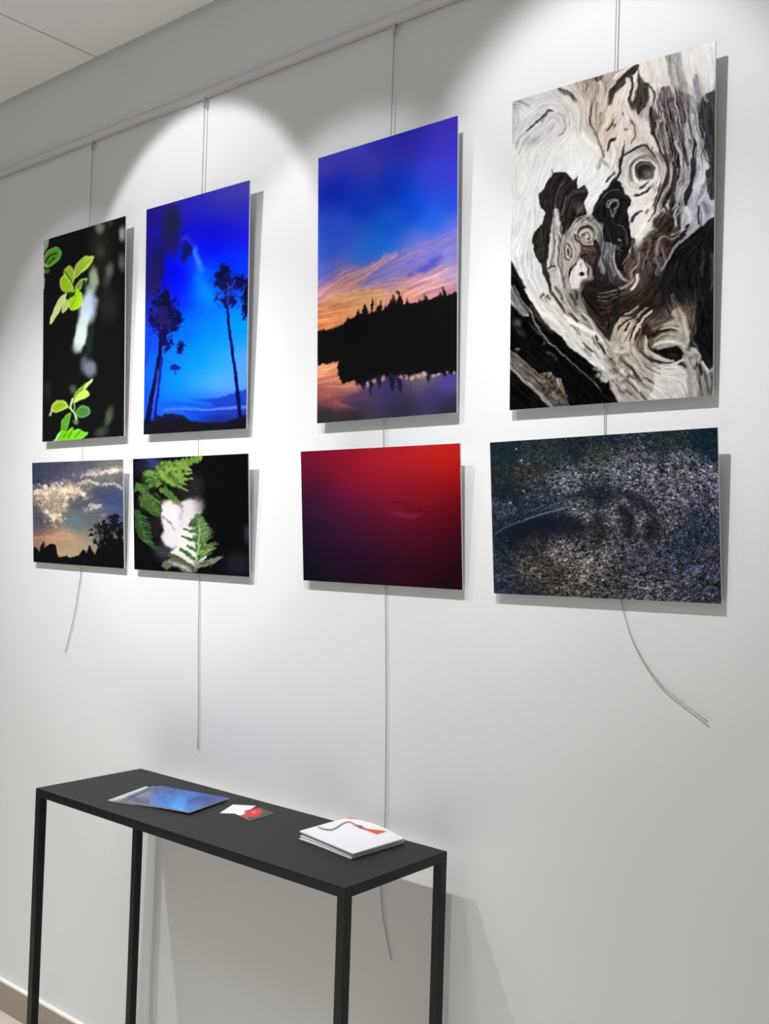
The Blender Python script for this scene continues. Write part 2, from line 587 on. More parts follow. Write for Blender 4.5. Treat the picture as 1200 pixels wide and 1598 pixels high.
def paint_green():
    c = Canvas(55, 325, 205, 700, 2, 3, (13, 15, 13))
    g1, g2 = (60, 330, 8.571), (60, 510, 8.571)
    c.view(*g1)
    c.blob(820, 480, 130, 420, (34, 38, 28), 0.8, 1.0)
    c.blob(930, 1250, 110, 200, (38, 40, 36), 0.8, 1.0)
    c.blob(820, 220, 60, 70, (125, 130, 115), 0.8, 0.7)
    c.blob(960, 165, 40, 40, (60, 64, 62), 0.7, 0.8)
    c.blob(1120, 300, 42, 95, (165, 170, 172), 0.85, 0.6)
    c.blob(1115, 680, 45, 110, (98, 102, 104), 0.8, 0.7)
    c.blob(950, 800, 50, 110, (112, 116, 116), 0.75, 0.7, 12)
    c.blob(910, 940, 50, 70, (62, 66, 66), 0.7, 0.8)
    c.blob(830, 540, 55, 80, (56, 64, 40), 0.7, 0.9)
    c.blob(740, 900, 62, 150, (158, 176, 148), 0.9, 0.5, -4)
    c.blob(690, 1040, 60, 80, (140, 162, 145), 0.8, 0.6)
    c.blob(650, 1270, 95, 210, (194, 211, 228), 0.95, 0.4, 14)
    c.blob(750, 1220, 50, 90, (142, 160, 190), 0.7, 0.6)
    c.blob(690, 1400, 70, 120, (186, 205, 226), 0.8, 0.5, 14)
    c.blob(590, 1500, 70, 160, (205, 220, 218), 0.9, 0.4, 14)
    c.view(*g2)
    c.blob(120, 850, 50, 110, (36, 40, 36), 0.8, 0.9)
    c.blob(560, 150, 78, 190, (206, 220, 216), 0.97, 0.32, 14)
    c.blob(500, 290, 50, 60, (150, 165, 155), 0.5, 0.8)
    c.blob(690, 180, 40, 260, (36, 48, 50), 0.7, 0.8, 8)
    c.blob(610, 500, 50, 110, (92, 102, 108), 0.8, 0.6)
    c.blob(695, 560, 75, 115, (124, 128, 155), 0.85, 0.5)
    c.blob(940, 1200, 48, 130, (70, 86, 60), 0.9, 0.6, 14)
    c.blob(840, 1410, 90, 60, (58, 74, 52), 0.8, 0.7, -25)
    c.blob(460, 840, 40, 60, (90, 105, 100), 0.7, 0.7)
    c.view(*g1)
    lime, pale, deep = (160, 205, 40), (212, 236, 130), (96, 140, 30)
    # pale leaf bleeding over the left edge
    c.poly([(30, 340), (140, 365), (125, 450), (85, 530), (55, 575), (30, 580)], (168, 184, 158), 0.95, 0.7)
    c.poly([(40, 640), (75, 690), (70, 830), (95, 910), (75, 1040), (40, 1060)], (198, 214, 190), 0.9, 0.8)

    def leaf(pts, fill, rim, vein=None, w=22):
        c.poly(pts, fill, 1, 0.5, 3)
        c.stroke(list(pts) + [pts[0]], w, rim, 0.75, 0.6)
        if vein:
            c.stroke(vein, 12, deep, 0.55, 0.5)
    leaf([(75, 660), (100, 560), (170, 500), (250, 490), (300, 540), (275, 630), (200, 690), (140, 735), (95, 710)], (98, 165, 45), (150, 210, 110))
    c.stroke([(90, 680), (140, 610), (230, 560)], 26, (18, 45, 12), 0.9, 0.5)
    c.stroke([(130, 690), (180, 655), (215, 620)], 18, (20, 50, 14), 0.85, 0.5)
    c.stroke([(60, 700), (110, 740)], 24, (190, 225, 150), 0.9)
    c.blob(115, 795, 45, 32, (88, 120, 52), 0.9, 0.4, -20)
    c.blob(65, 790, 18, 50, (190, 220, 160), 0.9, 0.5)
    leaf([(735, 612), (690, 600), (600, 622), (520, 700), (480, 800), (470, 895), (560, 830), (680, 720)], (166, 205, 50), pale, [(490, 860), (600, 730), (700, 640)])
    leaf([(410, 722), (350, 790), (350, 850), (420, 930), (455, 955), (472, 850), (450, 770)], (165, 205, 45), pale, None)
    c.stroke([(345, 800), (400, 870), (450, 960), (470, 1060)], 20, (70, 110, 20), 0.85)
    leaf([(340, 850), (300, 930), (302, 1020), (350, 1060), (440, 1050), (445, 985), (370, 870)], (158, 210, 25), pale, None)
    leaf([(645, 905), (570, 920), (510, 980), (500, 1050), (530, 1065), (590, 1000)], (120, 150, 55), (195, 220, 125), None)
    leaf([(540, 1050), (580, 1110), (575, 1230), (510, 1300), (440, 1312), (408, 1260), (420, 1170), (480, 1140), (510, 1060)], (163, 214, 20), (190, 232, 70), [(500, 1120), (480, 1200), (450, 1280)])
    leaf([(360, 1160), (410, 1210), (390, 1290), (330, 1355), (315, 1320)], (185, 215, 105), (222, 240, 170), None, 14)
    leaf([(372, 1090), (300, 1140), (220, 1280), (155, 1470), (175, 1490), (260, 1360), (330, 1230)], (205, 224, 140), (238, 246, 200), None, 16)
    c.stroke([(350, 1060), (420, 1075), (480, 1060), (500, 1040)], 36, (148, 196, 40), 0.95)
    c.blob(425, 1110, 38, 32, (40, 70, 15), 0.9, 0.4)
    c.stroke([(610, 940), (600, 1030), (570, 1060)], 40, (14, 22, 12), 0.8, 1.2)
    c.view(*g2)
    leaf([(715, 708), (640, 760), (560, 810), (500, 870), (470, 960), (480, 1000), (540, 930), (610, 850), (690, 760)], (108, 158, 35), (140, 185, 70), None, 12)
    c.stroke([(710, 712), (650, 775), (610, 830)], 30, (205, 225, 150), 0.9, 0.6)
    leaf([(640, 850), (678, 900), (640, 940), (560, 970), (485, 1012), (500, 970), (560, 880)], (182, 220, 80), (225, 242, 150), None, 16)
    leaf([(180, 1105), (200, 1040), (260, 990), (340, 992), (385, 1060), (330, 1110), (240, 1135)], (146, 184, 35), (205, 228, 110), [(200, 1100), (280, 1060), (350, 1040)])
    c.stroke([(190, 1110), (155, 1180)], 28, (200, 205, 170), 0.9, 0.7)
    leaf([(500, 1140), (560, 1070), (640, 1065), (685, 1120), (650, 1180), (570, 1210), (520, 1180)], (62, 120, 50), (110, 165, 95), [(510, 1150), (590, 1140), (660, 1120)])
    c.stroke([(455, 965), (425, 1080), (490, 1180), (505, 1240)], 26, (190, 222, 140), 0.95)
    c.stroke([(460, 1000), (480, 1070), (470, 1120)], 14, (180, 212, 120), 0.9)
    c.stroke([(390, 1070), (440, 1110)], 18, (190, 215, 130), 0.9)
    c.blob(500, 1270, 35, 35, (110, 125, 85), 0.85, 0.5)
    leaf([(320, 1250), (400, 1160), (430, 1170), (410, 1260), (380, 1370), (300, 1420)], (85, 155, 35), (130, 190, 80), None, 14)
    leaf([(200, 1560), (300, 1400), (380, 1400), (450, 1345), (470, 1385), (530, 1370), (580, 1400), (655, 1415), (620, 1455), (540, 1510), (300, 1545)], (112, 198, 28), (150, 220, 80), None, 14)
    for a, b in [((400, 1480), (460, 1370)), ((490, 1480), (560, 1400)), ((330, 1480), (380, 1420))]:
        c.stroke([a, b], 16, (50, 110, 15), 0.7)
    c.stroke([(205, 1545), (240, 1490), (290, 1420)], 26, (200, 230, 180), 0.85, 0.7)
    c.warp(7, 1.0)
    c.noise(2.5, 2.0)
    return c


def paint_blue():
    c = Canvas(212, 275, 400, 690, 2, 5)
    b1, b2 = (220, 280, 6.857), (220, 475, 6.857)
    o = (475 - 280) * 6.857
    c.view(*b1)
    c.field([(1120, 80, (70, 60, 165)), (900, 180, (62, 55, 180)), (700, 230, (45, 40, 185)), (420, 270, (40, 32, 165)), (120, 340, (34, 20, 130)), (140, 600, (28, 18, 165)),
             (600, 400, (26, 24, 205)), (1080, 350, (40, 38, 190)), (800, 600, (10, 10, 232)), (1100, 620, (18, 18, 215)), (600, 560, (12, 12, 225)),
             (420, 1000, (0, 0, 255)), (280, 980, (2, 2, 225)), (700, 800, (0, 12, 250)), (950, 850, (0, 30, 250)), (1080, 900, (0, 50, 245)), (650, 1000, (0, 85, 255)),
             (560, 900, (0, 60, 252)), (400, 1200, (0, 18, 255)), (650, 1200, (0, 125, 255)), (800, 1000, (0, 70, 255)), (480, 1330, (0, 50, 255)), (60, 1250, (28, 30, 170)),
             (600, o + 150, (0, 108, 255)), (480, o + 300, (0, 100, 252)), (700, o + 350, (0, 128, 255)), (100, o + 420, (12, 65, 228)), (600, o + 600, (0, 138, 255)), (350, o + 560, (5, 120, 252)),
             (1050, o + 300, (0, 138, 255)), (1110, o + 600, (80, 150, 250)), (880, o + 650, (35, 150, 255)), (850, o + 850, (75, 155, 255)), (620, o + 890, (50, 150, 255)), (1060, o + 820, (85, 150, 250)),
             (350, o + 850, (0, 130, 252)), (300, o + 1000, (5, 110, 245)), (600, o + 1000, (15, 108, 245)), (80, o + 750, (15, 85, 232)), (50, o + 1000, (15, 70, 210)),
             (700, o + 1170, (12, 55, 190)), (950, o + 1200, (25, 45, 150)), (300, o + 1150, (30, 80, 220)), (800, o + 1260, (25, 30, 110))], blur=9)
    # light shaft
    c.stroke([(575, 720), (600, 830), (640, 960)], [30, 60, 80], (60, 150, 255), 0.55, 3.0)
    c.stroke([(570, 760), (600, 850), (625, 890)], 40, (70, 145, 255), 0.5, 1.5)
    c.stroke([(620, 1050), (680, 1180), (760, 1300)], 110, (0, 135, 255), 0.5, 6.0)
    c.stroke([(440, 640), (490, 620), (540, 690)], 30, (60, 70, 225), 0.6, 2.0)
    # blurred dark trunk, upper left
    c.blob(330, 470, 95, 200, (28, 32, 72), 0.95, 0.45)
    c.blob(320, 690, 100, 120, (30, 26, 105), 0.9, 0.6)
    c.blob(270, 560, 60, 120, (30, 32, 85), 0.7, 0.7)
    c.blob(180, 900, 75, 220, (26, 22, 88), 0.92, 0.5)
    c.blob(120, 1100, 80, 170, (32, 26, 92), 0.9, 0.5)
    c.blob(70, 900, 40, 300, (34, 26, 110), 0.8, 0.6)
    c.blob(490, 750, 50, 80, (16, 24, 95), 0.95, 0.4)
    c.blob(455, 845, 38, 45, (14, 18, 110), 0.9, 0.5)
    c.stroke([(330, 960), (300, 1200), (290, 1290)], 18, (18, 20, 160), 0.6, 1.2)
    # clouds and ground
    c.view(*b2)
    c.poly([(540, 1022), (760, 1005), (900, 985), (1000, 940), (1150, 905), (1150, 1085), (800, 1095), (740, 1045)], (18, 58, 185), 0.9, 1.6)
    c.stroke([(230, 1070), (450, 1065), (690, 1090)], 40, (12, 78, 212), 0.8, 1.4)
    c.stroke([(250, 1125), (500, 1118), (720, 1128), (950, 1112), (1140, 1095)], [10, 16, 20, 34, 26], (112, 128, 236), 0.75, 1.3)
    c.stroke([(480, 1150), (800, 1165), (1140, 1150)], 34, (20, 58, 190), 0.7, 1.5)
    c.poly([(0, 1235), (150, 1240), (300, 1175), (430, 1180), (530, 1245), (640, 1262), (900, 1262), (1160, 1170), (1160, 1420), (0, 1420)], (20, 17, 24), 1, 2.0)
    c.cluster(300, 1210, 180, 20, 30, 18, [(14, 16, 40), (18, 20, 60)])
    # trees
    dk = [(8, 10, 52), (10, 8, 66), (6, 12, 48), (14, 12, 80)]
    c.stroke([(110, 360), (55, 600), (30, 720)], 16, (10, 35, 170), 0.7, 0.8)
    c.stroke([(215, 300), (200, 520), (160, 780), (110, 1020), (75, 1250)], [34, 40, 46, 52, 58], (10, 8, 58), 1, 0.6)
    c.stroke([(225, 560), (200, 800), (175, 980), (145, 1235)], [18, 22, 26, 30], (16, 20, 118), 0.95, 0.6)
    c.stroke([(180, 700), (160, 880), (120, 1100)], 10, (120, 120, 225), 0.55, 0.6)
    for _ in range(2):
        c.foliage(250, 120, 165, 190, dk[_], 4.0, 0.55, 0.97)
    c.foliage(235, -60, 80, 110, dk[2], 4.0, 0.6, 0.95)
    c.foliage(300, 210, 110, 110, dk[1], 3.5, 0.7, 0.95)
    c.foliage(160, 190, 80, 90, dk[3], 3.5, 0.7, 0.95)
    c.foliage(270, 390, 60, 100, dk[1], 3.0, 0.8, 0.9)
    c.foliage(230, 130, 110, 150, (48, 40, 118), 2.5, 1.0, 0.5)
    c.foliage(150, 60, 40, 50, (20, 40, 190), 2.5, 1.0, 0.6)
    c.foliage(420, 455, 42, 80, dk[1], 2.5, 0.6, 0.95, 3, 12)
    c.foliage(350, 680, 60, 34, (10, 24, 120), 2.5, 0.7, 0.95)
    c.foliage(372, 738, 18, 15, (10, 30, 140), 2.0, 0.5, 0.9)
    c.stroke([(260, 590), (310, 620), (340, 660)], 9, (30, 60, 180), 0.7)
    c.stroke([(922, 10), (945, 250), (985, 560), (1025, 880), (1062, 1215)], [28, 28, 32, 38, 44], (8, 8, 78), 1, 0.6)
    c.view(*b1)
    c.foliage(890, 1070, 115, 130, dk[0], 4.0, 0.5, 0.98)
    c.foliage(900, 950, 55, 60, dk[2], 3.0, 0.5, 0.97)
    c.foliage(1050, 1100, 95, 90, dk[1], 3.5, 0.55, 0.97)
    c.foliage(930, 1300, 130, 70, dk[3], 3.0, 0.7, 0.95)
    c.foliage(1130, 1240, 50, 140, dk[2], 3.0, 0.6, 0.97)
    c.view(*b2)
    c.foliage(1110, 60, 46, 95, dk[1], 3.0, 0.6, 0.97)
    c.view(*b1)
    c.foliage(930, 1120, 110, 110, (22, 20, 96), 2.0, 1.0, 0.5)
    for p in ([(920, 1110), (945, 1170), (925, 1330)], [(1005, 1075), (985, 1130), (945, 1170)], [(780, 1225), (850, 1250), (910, 1240)], [(1115, 1130), (1090, 1200), (1040, 1260)]):
        c.stroke(p, 16, (58, 76, 180), 0.6, 0.7)
    c.stroke([(1050, 1280), (1030, 1371)], 40, (10, 80, 225), 0.6, 1)
    c.warp(9, 0.7)
    c.warp(2.5, 0.6)
    c.noise(2.5, 2.0)
    return c


def paint_sunset():
    c = Canvas(488, 170, 725, 672, 2, 7)
    sf, s1 = (480, 160, 3.073), (490, 400, 5.217)
    c.view(*sf)

    def S(x, y):      # s1 crop -> sf crop coordinates
        return (490 + x / 5.217 - 480) * 3.073, (400 + y / 5.217 - 160) * 3.073
    ctl = [(70, 300, (66, 62, 185)), (250, 225, (62, 60, 190)), (350, 180, (45, 42, 178)), (500, 150, (42, 38, 172)), (650, 100, (58, 46, 178)), (650, 220, (52, 46, 182)), (300, 300, (58, 58, 188)),
           (130, 420, (12, 40, 195)), (400, 400, (8, 52, 205)), (650, 350, (50, 58, 200)), (250, 480, (5, 58, 208)), (500, 500, (8, 70, 215)), (680, 480, (35, 72, 212)),
           (400, 580, (12, 92, 225)), (150, 600, (38, 85, 222)), (600, 570, (25, 95, 225)), (350, 690, (22, 112, 235)), (100, 720, (50, 92, 222)), (690, 600, (90, 105, 215)),
           (250, 740, (45, 110, 232)), (80, 820, (95, 108, 208)), (680, 680, (125, 120, 205)), (560, 690, (110, 115, 212))]
    for x, y, k in [(90, 300, (215, 150, 140)), (300, 300, (236, 160, 115)), (500, 290, (243, 176, 115)), (150, 430, (244, 162, 100)), (80, 540, (238, 140, 92)), (350, 400, (248, 180, 122)),
                    (700, 260, (228, 158, 140)), (900, 210, (200, 150, 168)), (1100, 150, (160, 142, 188)), (1130, 40, (138, 132, 200)), (1020, 270, (205, 140, 150)), (800, 330, (218, 150, 135)),
                    (600, 200, (150, 130, 190)), (750, 100, (118, 115, 200)), (450, 200, (150, 135, 190)), (550, 120, (130, 122, 205)), (250, 140, (150, 120, 180)), (60, 200, (110, 108, 205)),
                    (250, 520, (240, 150, 95)), (1140, 240, (200, 140, 150)),
                    (80, 930, (236, 160, 115)), (150, 960, (225, 145, 110)), (100, 1080, (178, 100, 90)), (160, 1170, (150, 82, 84)), (300, 1050, (225, 145, 110)), (300, 1150, (76, 55, 98)), (80, 1290, (48, 44, 48)),
                    (350, 1270, (58, 48, 58)), (600, 1100, (60, 54, 108)), (700, 1240, (46, 42, 60)), (950, 1110, (58, 52, 104)), (1110, 1030, (74, 64, 138)), (1110, 1240, (42, 40, 54)), (900, 1000, (110, 92, 110)), (450, 1090, (75, 60, 105))]:
        X, Y = S(x, y)
        ctl.append((X, Y, k))
    c.field(ctl, p=2.4, soft=5, blur=8)
    c.view(*s1)
    c.stroke([(60, 330), (150, 250), (280, 160), (420, 110), (560, 40), (660, -20)], [120, 100, 70, 50, 40, 30], (212, 150, 165), 0.6, 4)
    c.stroke([(250, 240), (380, 170), (520, 80), (650, 0)], [30, 26, 26, 18], (228, 160, 165), 0.6, 3)
    c.stroke([(480, 90), (540, 30), (580, -30)], 18, (190, 150, 190), 0.6, 1.6)
    c.stroke([(300, 270), (480, 200), (640, 130), (800, 30)], [30, 60, 70, 50], (118, 118, 202), 0.55, 4)
    c.stroke([(650, 60), (800, -20), (960, -90), (1170, -190)], [40, 70, 80, 60], (150, 130, 195), 0.5, 5)
    c.stroke([(690, 40), (780, -10), (900, -40)], 24, (175, 140, 190), 0.6, 2.5)
    c.stroke([(780, 160), (880, 110), (960, 60), (1020, 10)], [26, 60, 66, 40], (62, 72, 192), 0.8, 5)
    c.stroke([(700, 120), (760, 130)], 12, (85, 85, 185), 0.5, 1.5)
    c.stroke([(600, 210), (760, 190), (860, 150)], 20, (205, 140, 175), 0.6, 2)
    c.stroke([(700, 300), (850, 220), (1000, 170), (1160, 70)], [30, 26, 26, 20], (215, 160, 160), 0.45, 3)
    for p, k in [([(50, 420), (200, 400), (420, 350)], (205, 120, 105)), ([(60, 470), (220, 450), (350, 440)], (252, 185, 120)), ([(300, 330), (500, 310), (640, 290)], (250, 190, 125)),
                 ([(60, 520), (180, 500), (300, 470)], (215, 125, 100)), ([(120, 330), (260, 310), (400, 280)], (235, 170, 140)), ([(750, 330), (900, 270), (1140, 220)], (232, 170, 150)),
                 ([(900, 310), (1040, 260), (1150, 210)], (195, 130, 150))]:
        c.stroke(p, 16, k, 0.6, 1.4, True)
    c.foliage(250, 250, 240, 60, (228, 160, 150), 5, 0.9, 0.45, 1.2, -28)
    c.foliage(620, 90, 240, 60, (140, 130, 200), 6, 0.9, 0.5, 1.2, -26)
    c.foliage(560, 40, 160, 26, (205, 160, 185), 4, 0.9, 0.5, 1.2, -30)
    c.foliage(900, 180, 250, 50, (212, 158, 165), 5, 1.0, 0.5, 1.2, -22)
    c.foliage(400, 320, 260, 34, (250, 190, 130), 4, 1.0, 0.5, 1.2, -8)
    c.foliage(150, 480, 140, 30, (250, 176, 112), 4, 1.0, 0.5, 1.2, -10)
    # dark shore and its reflection
    blk = (15, 15, 16)
    top = [(20, 608), (120, 588), (200, 565), (240, 545), (280, 508), (330, 495), (360, 462), (400, 470), (450, 470), (500, 455), (560, 430), (610, 405), (660, 400), (720, 385), (800, 375), (860, 362), (900, 350), (960, 345), (1020, 328), (1080, 315), (1190, 275)]
    bot = [(1190, 955), (1130, 950), (1080, 965), (1030, 945), (960, 960), (900, 945), (820, 965), (740, 975), (660, 965), (600, 985), (540, 985), (470, 1000), (430, 1020), (400, 1065), (370, 1040), (330, 1012), (280, 1020), (230, 1030), (205, 975), (190, 900), (205, 855), (150, 855), (110, 875), (60, 875), (20, 895)]
    c.poly(top + bot, blk, 1, 0.6)
    for x, y0, y1, w in [(365, 480, 435, 34), (412, 470, 398, 40), (440, 470, 440, 24), (475, 460, 342, 16), (478, 400, 360, 24), (540, 440, 360, 22), (530, 430, 395, 36), (620, 410, 350, 26), (640, 400, 325, 30), (688, 395, 285, 22), (695, 390, 320, 46), (660, 395, 345, 24),
                         (755, 385, 352, 30), (905, 360, 310, 22), (915, 355, 330, 34), (1052, 325, 255, 18), (1055, 310, 270, 30), (1025, 330, 295, 20), (850, 370, 350, 20), (580, 425, 400, 20), (290, 520, 495, 30)]:
        c.stroke([(x, y0), (x + 2, (y0 + y1) / 2), (x, y1)], [w, w * 0.8, w * 0.35], (18, 13, 12), 0.95, 0.7)
    c.blob(684, 295, 18, 12, blk, 0.9, 0.5)
    wr = (30, 26, 44)
    for x, y0, y1, w in [(460, 1000, 1130, 34), (400, 1030, 1080, 40), (530, 980, 1075, 40), (640, 970, 1090, 60), (700, 970, 1110, 46), (938, 945, 1020, 26), (1065, 950, 980, 20), (780, 965, 1010, 16), (1120, 950, 975, 18), (350, 1010, 1050, 20)]:
        c.stroke([(x, y0), (x, (y0 + y1) / 2), (x, y1)], [w, w * 0.8, w * 0.3], wr if y1 > 1060 else blk, 0.9, 0.8)
    for x, y, rx, ry in [(565, 995, 14, 26), (700, 985, 10, 14), (716, 995, 8, 16), (755, 992, 8, 16), (800, 990, 12, 14), (850, 980, 30, 16), (900, 965, 16, 22), (485, 1020, 18, 14), (440, 1045, 10, 24), (1010, 960, 14, 12), (1085, 945, 8, 12), (1140, 945, 8, 14), (980, 970, 12, 10)]:
        c.blob(x, y, rx, ry, (205, 165, 150), 0.85, 0.5)
    for p, k in [([(60, 930), (130, 915), (180, 890)], (250, 190, 130)), ([(50, 1000), (120, 985), (190, 975)], (205, 120, 100)), ([(60, 1060), (140, 1040), (210, 1050)], (205, 125, 105)), ([(220, 1060), (290, 1045), (350, 1060)], (240, 165, 120)),
                 ([(60, 1130), (150, 1160), (230, 1210), (340, 1250)], (165, 95, 95)), ([(50, 1200), (120, 1170), (200, 1150)], (120, 60, 70)), ([(250, 1160), (350, 1120), (430, 1100)], (62, 48, 100))]:
        c.stroke(p, 26, k, 0.6, 2.2, True)
    c.poly([(20, 1230), (160, 1240), (400, 1270), (380, 1390), (20, 1390)], (46, 42, 44), 0.7, 5)
    c.warp(9, 1.6)
    c.warp(3, 1.3)
    t = c.lic(steps=24, step=2.0, cell=2.2)
    l = np.clip(c.a.mean(-1) / 255, 0, 1)
    c.a += (t * 14 * np.clip((c.a[..., 0] - 70) / 130, 0, 1))[..., None] * np.array([1.0, 0.8, 0.6])
    c.noise(2.2, 2.0)
    return c


def paint_sky():
    c = Canvas(40, 708, 205, 900, 2.5, 11)
    c.view(45, 715, 7.742)
    c.field([(80, 70, (54, 60, 80)), (400, 80, (64, 64, 92)), (700, 80, (80, 80, 92)), (1000, 70, (112, 108, 102)), (100, 250, (48, 62, 82)), (450, 220, (84, 80, 108)), (250, 180, (66, 70, 98)), (620, 200, (88, 84, 105)),
             (900, 400, (58, 66, 98)), (1050, 540, (54, 68, 115)), (1000, 630, (70, 84, 118)), (650, 560, (82, 82, 92)), (120, 640, (82, 82, 100)), (150, 760, (74, 78, 98)), (330, 800, (104, 98, 96)), (550, 780, (94, 114, 124)),
             (700, 800, (88, 98, 108)), (800, 680, (94, 94, 104)), (150, 870, (98, 88, 92)), (400, 900, (188, 150, 125)), (250, 960, (206, 150, 110)), (90, 1000, (172, 128, 104)), (550, 960, (192, 156, 125)), (700, 930, (142, 135, 118)),
             (450, 1060, (174, 154, 108)), (450, 1150, (192, 166, 125)), (650, 1060, (176, 146, 115)), (120, 1080, (150, 112, 96)), (600, 860, (110, 115, 108)), (860, 250, (110, 106, 104)), (90, 540, (92, 96, 88)), (850, 900, (110, 108, 104))], soft=3)
    # sunlit cumulus
    warm = [(242, 220, 190), (232, 205, 172), (222, 195, 165), (246, 228, 205)]
    c.foliage(300, 430, 250, 120, (150, 130, 115), 6, 0.7, 0.8, 1.4, -8)
    c.foliage(320, 620, 150, 150, (140, 120, 105), 6, 0.7, 0.7, 1.4)
    c.foliage(560, 390, 190, 75, (150, 138, 118), 5, 0.8, 0.75, 1.4, -22)
    for _ in range(2):
        c.foliage(270, 420, 200, 90, warm[_], 3.5, 1.0, 0.75, 1.6, -6)
        c.foliage(310, 610, 110, 130, warm[_ + 1], 3.0, 1.1, 0.7, 1.6)
    c.foliage(520, 400, 150, 60, warm[1], 3.0, 1.1, 0.7, 1.6, -24)
    c.foliage(290, 430, 160, 90, (248, 230, 205), 2.0, 1.3, 0.8, 1.6)
    c.foliage(300, 520, 150, 150, (120, 100, 86), 2.2, 1.0, 0.5, 1.6)
    for x, y, r in [(95, 412, 34), (200, 340, 20), (430, 560, 28), (215, 655, 26), (375, 690, 22), (435, 390, 26), (650, 440, 30), (300, 715, 34)]:
        c.foliage(x, y, r * 1.3, r, (246, 230, 206), 2.0, 0.7, 0.85, 1.8)
    c.foliage(690, 490, 70, 22, (168, 158, 148), 2.2, 0.8, 0.8, 1.6, -25)
    c.foliage(640, 300, 110, 24, (200, 186, 162), 2.2, 0.8, 0.75, 1.6, -18)
    c.foliage(680, 345, 60, 20, (88, 84, 80), 2.2, 0.8, 0.6, 1.6, -20)
    c.foliage(880, 165, 220, 40, (150, 144, 138), 3.5, 0.9, 0.8, 1.4, -6)
    c.foliage(960, 160, 170, 34, (208, 198, 186), 2.5, 0.9, 0.85, 1.6, -8)
    c.foliage(740, 195, 90, 22, (196, 186, 176), 2.2, 0.8, 0.8, 1.6, -22)
    c.foliage(1040, 145, 70, 34, (226, 218, 205), 2.2, 0.8, 0.8, 1.6)
    c.foliage(770, 290, 110, 20, (198, 186, 176), 2.0, 0.7, 0.85, 1.6, 20)
    c.foliage(960, 312, 130, 20, (188, 178, 172), 2.0, 0.8, 0.85, 1.6, -4)
    c.foliage(1095, 345, 60, 24, (176, 166, 164), 2.0, 0.8, 0.8, 1.6, 45)
    c.foliage(990, 245, 140, 26, (118, 114, 110), 2.5, 0.8, 0.7, 1.5)
    c.foliage(790, 590, 70, 34, (208, 198, 194), 2.2, 0.8, 0.85, 1.6)
    c.foliage(690, 630, 56, 28, (150, 146, 146), 2.2, 0.9, 0.75, 1.6)
    c.blob(910, 690, 40, 20, (125, 118, 126), 0.7, 0.6)
    c.poly([(440, 720), (560, 690), (700, 800), (660, 850), (440, 850)], (100, 122, 130), 0.5, 3)
    c.stroke([(80, 965), (250, 950), (420, 975), (580, 950)], [24, 30, 26, 20], (228, 156, 118), 0.85, 1.2, True)
    c.stroke([(340, 915), (420, 910), (560, 945)], 34, (205, 160, 138), 0.7, 1.5, True)
    c.stroke([(120, 900), (300, 905)], 26, (150, 112, 104), 0.6, 1.5)
    # trees
    k = (11, 11, 12)
    c.poly([(20, 1330), (40, 1120), (75, 1060), (110, 1100), (135, 1140), (150, 1040), (175, 1010), (190, 1080), (240, 1045), (290, 1030), (330, 1055), (345, 1170), (380, 1200), (450, 1180), (500, 1200), (560, 1180), (610, 1170), (640, 1110), (670, 1100),
            (690, 1150), (735, 1040), (765, 1110), (800, 1170), (825, 1090), (870, 1060), (960, 1030), (1160, 1010), (1160, 1370)], k, 1, 0.6)
    c.foliage(970, 970, 170, 150, k, 3.5, 0.6, 0.98)
    c.foliage(930, 860, 130, 80, (14, 16, 20), 3.0, 0.7, 0.96)
    c.foliage(1050, 790, 105, 100, (14, 17, 28), 3.0, 0.6, 0.97)
    c.foliage(1055, 710, 70, 34, (14, 18, 32), 2.5, 0.6, 0.96)
    c.foliage(908, 780, 24, 46, (14, 17, 24), 2.0, 0.5, 0.95)
    c.foliage(850, 815, 36, 36, (16, 18, 24), 2.0, 0.7, 0.95)
    c.foliage(755, 925, 34, 22, k, 2.0, 0.7, 0.95)
    c.foliage(750, 865, 26, 13, k, 2.0, 0.6, 0.95)
    c.foliage(1110, 900, 46, 150, k, 2.5, 0.6, 0.97)
    for x, y in [(945, 950), (1000, 890), (890, 960), (925, 1030), (1100, 830), (960, 830), (1060, 950), (880, 880)]:
        c.blob(x, y, 12, 20, (92, 88, 86), 0.5, 0.8, 20)
    c.warp(6, 1.0)
    c.warp(2.5, 0.7)
    c.sat(0.85)
    c.grain(3.5, 0.3, steps=4, step=1.4, cell=1.2)
    c.noise(1.6, 3)
    return c


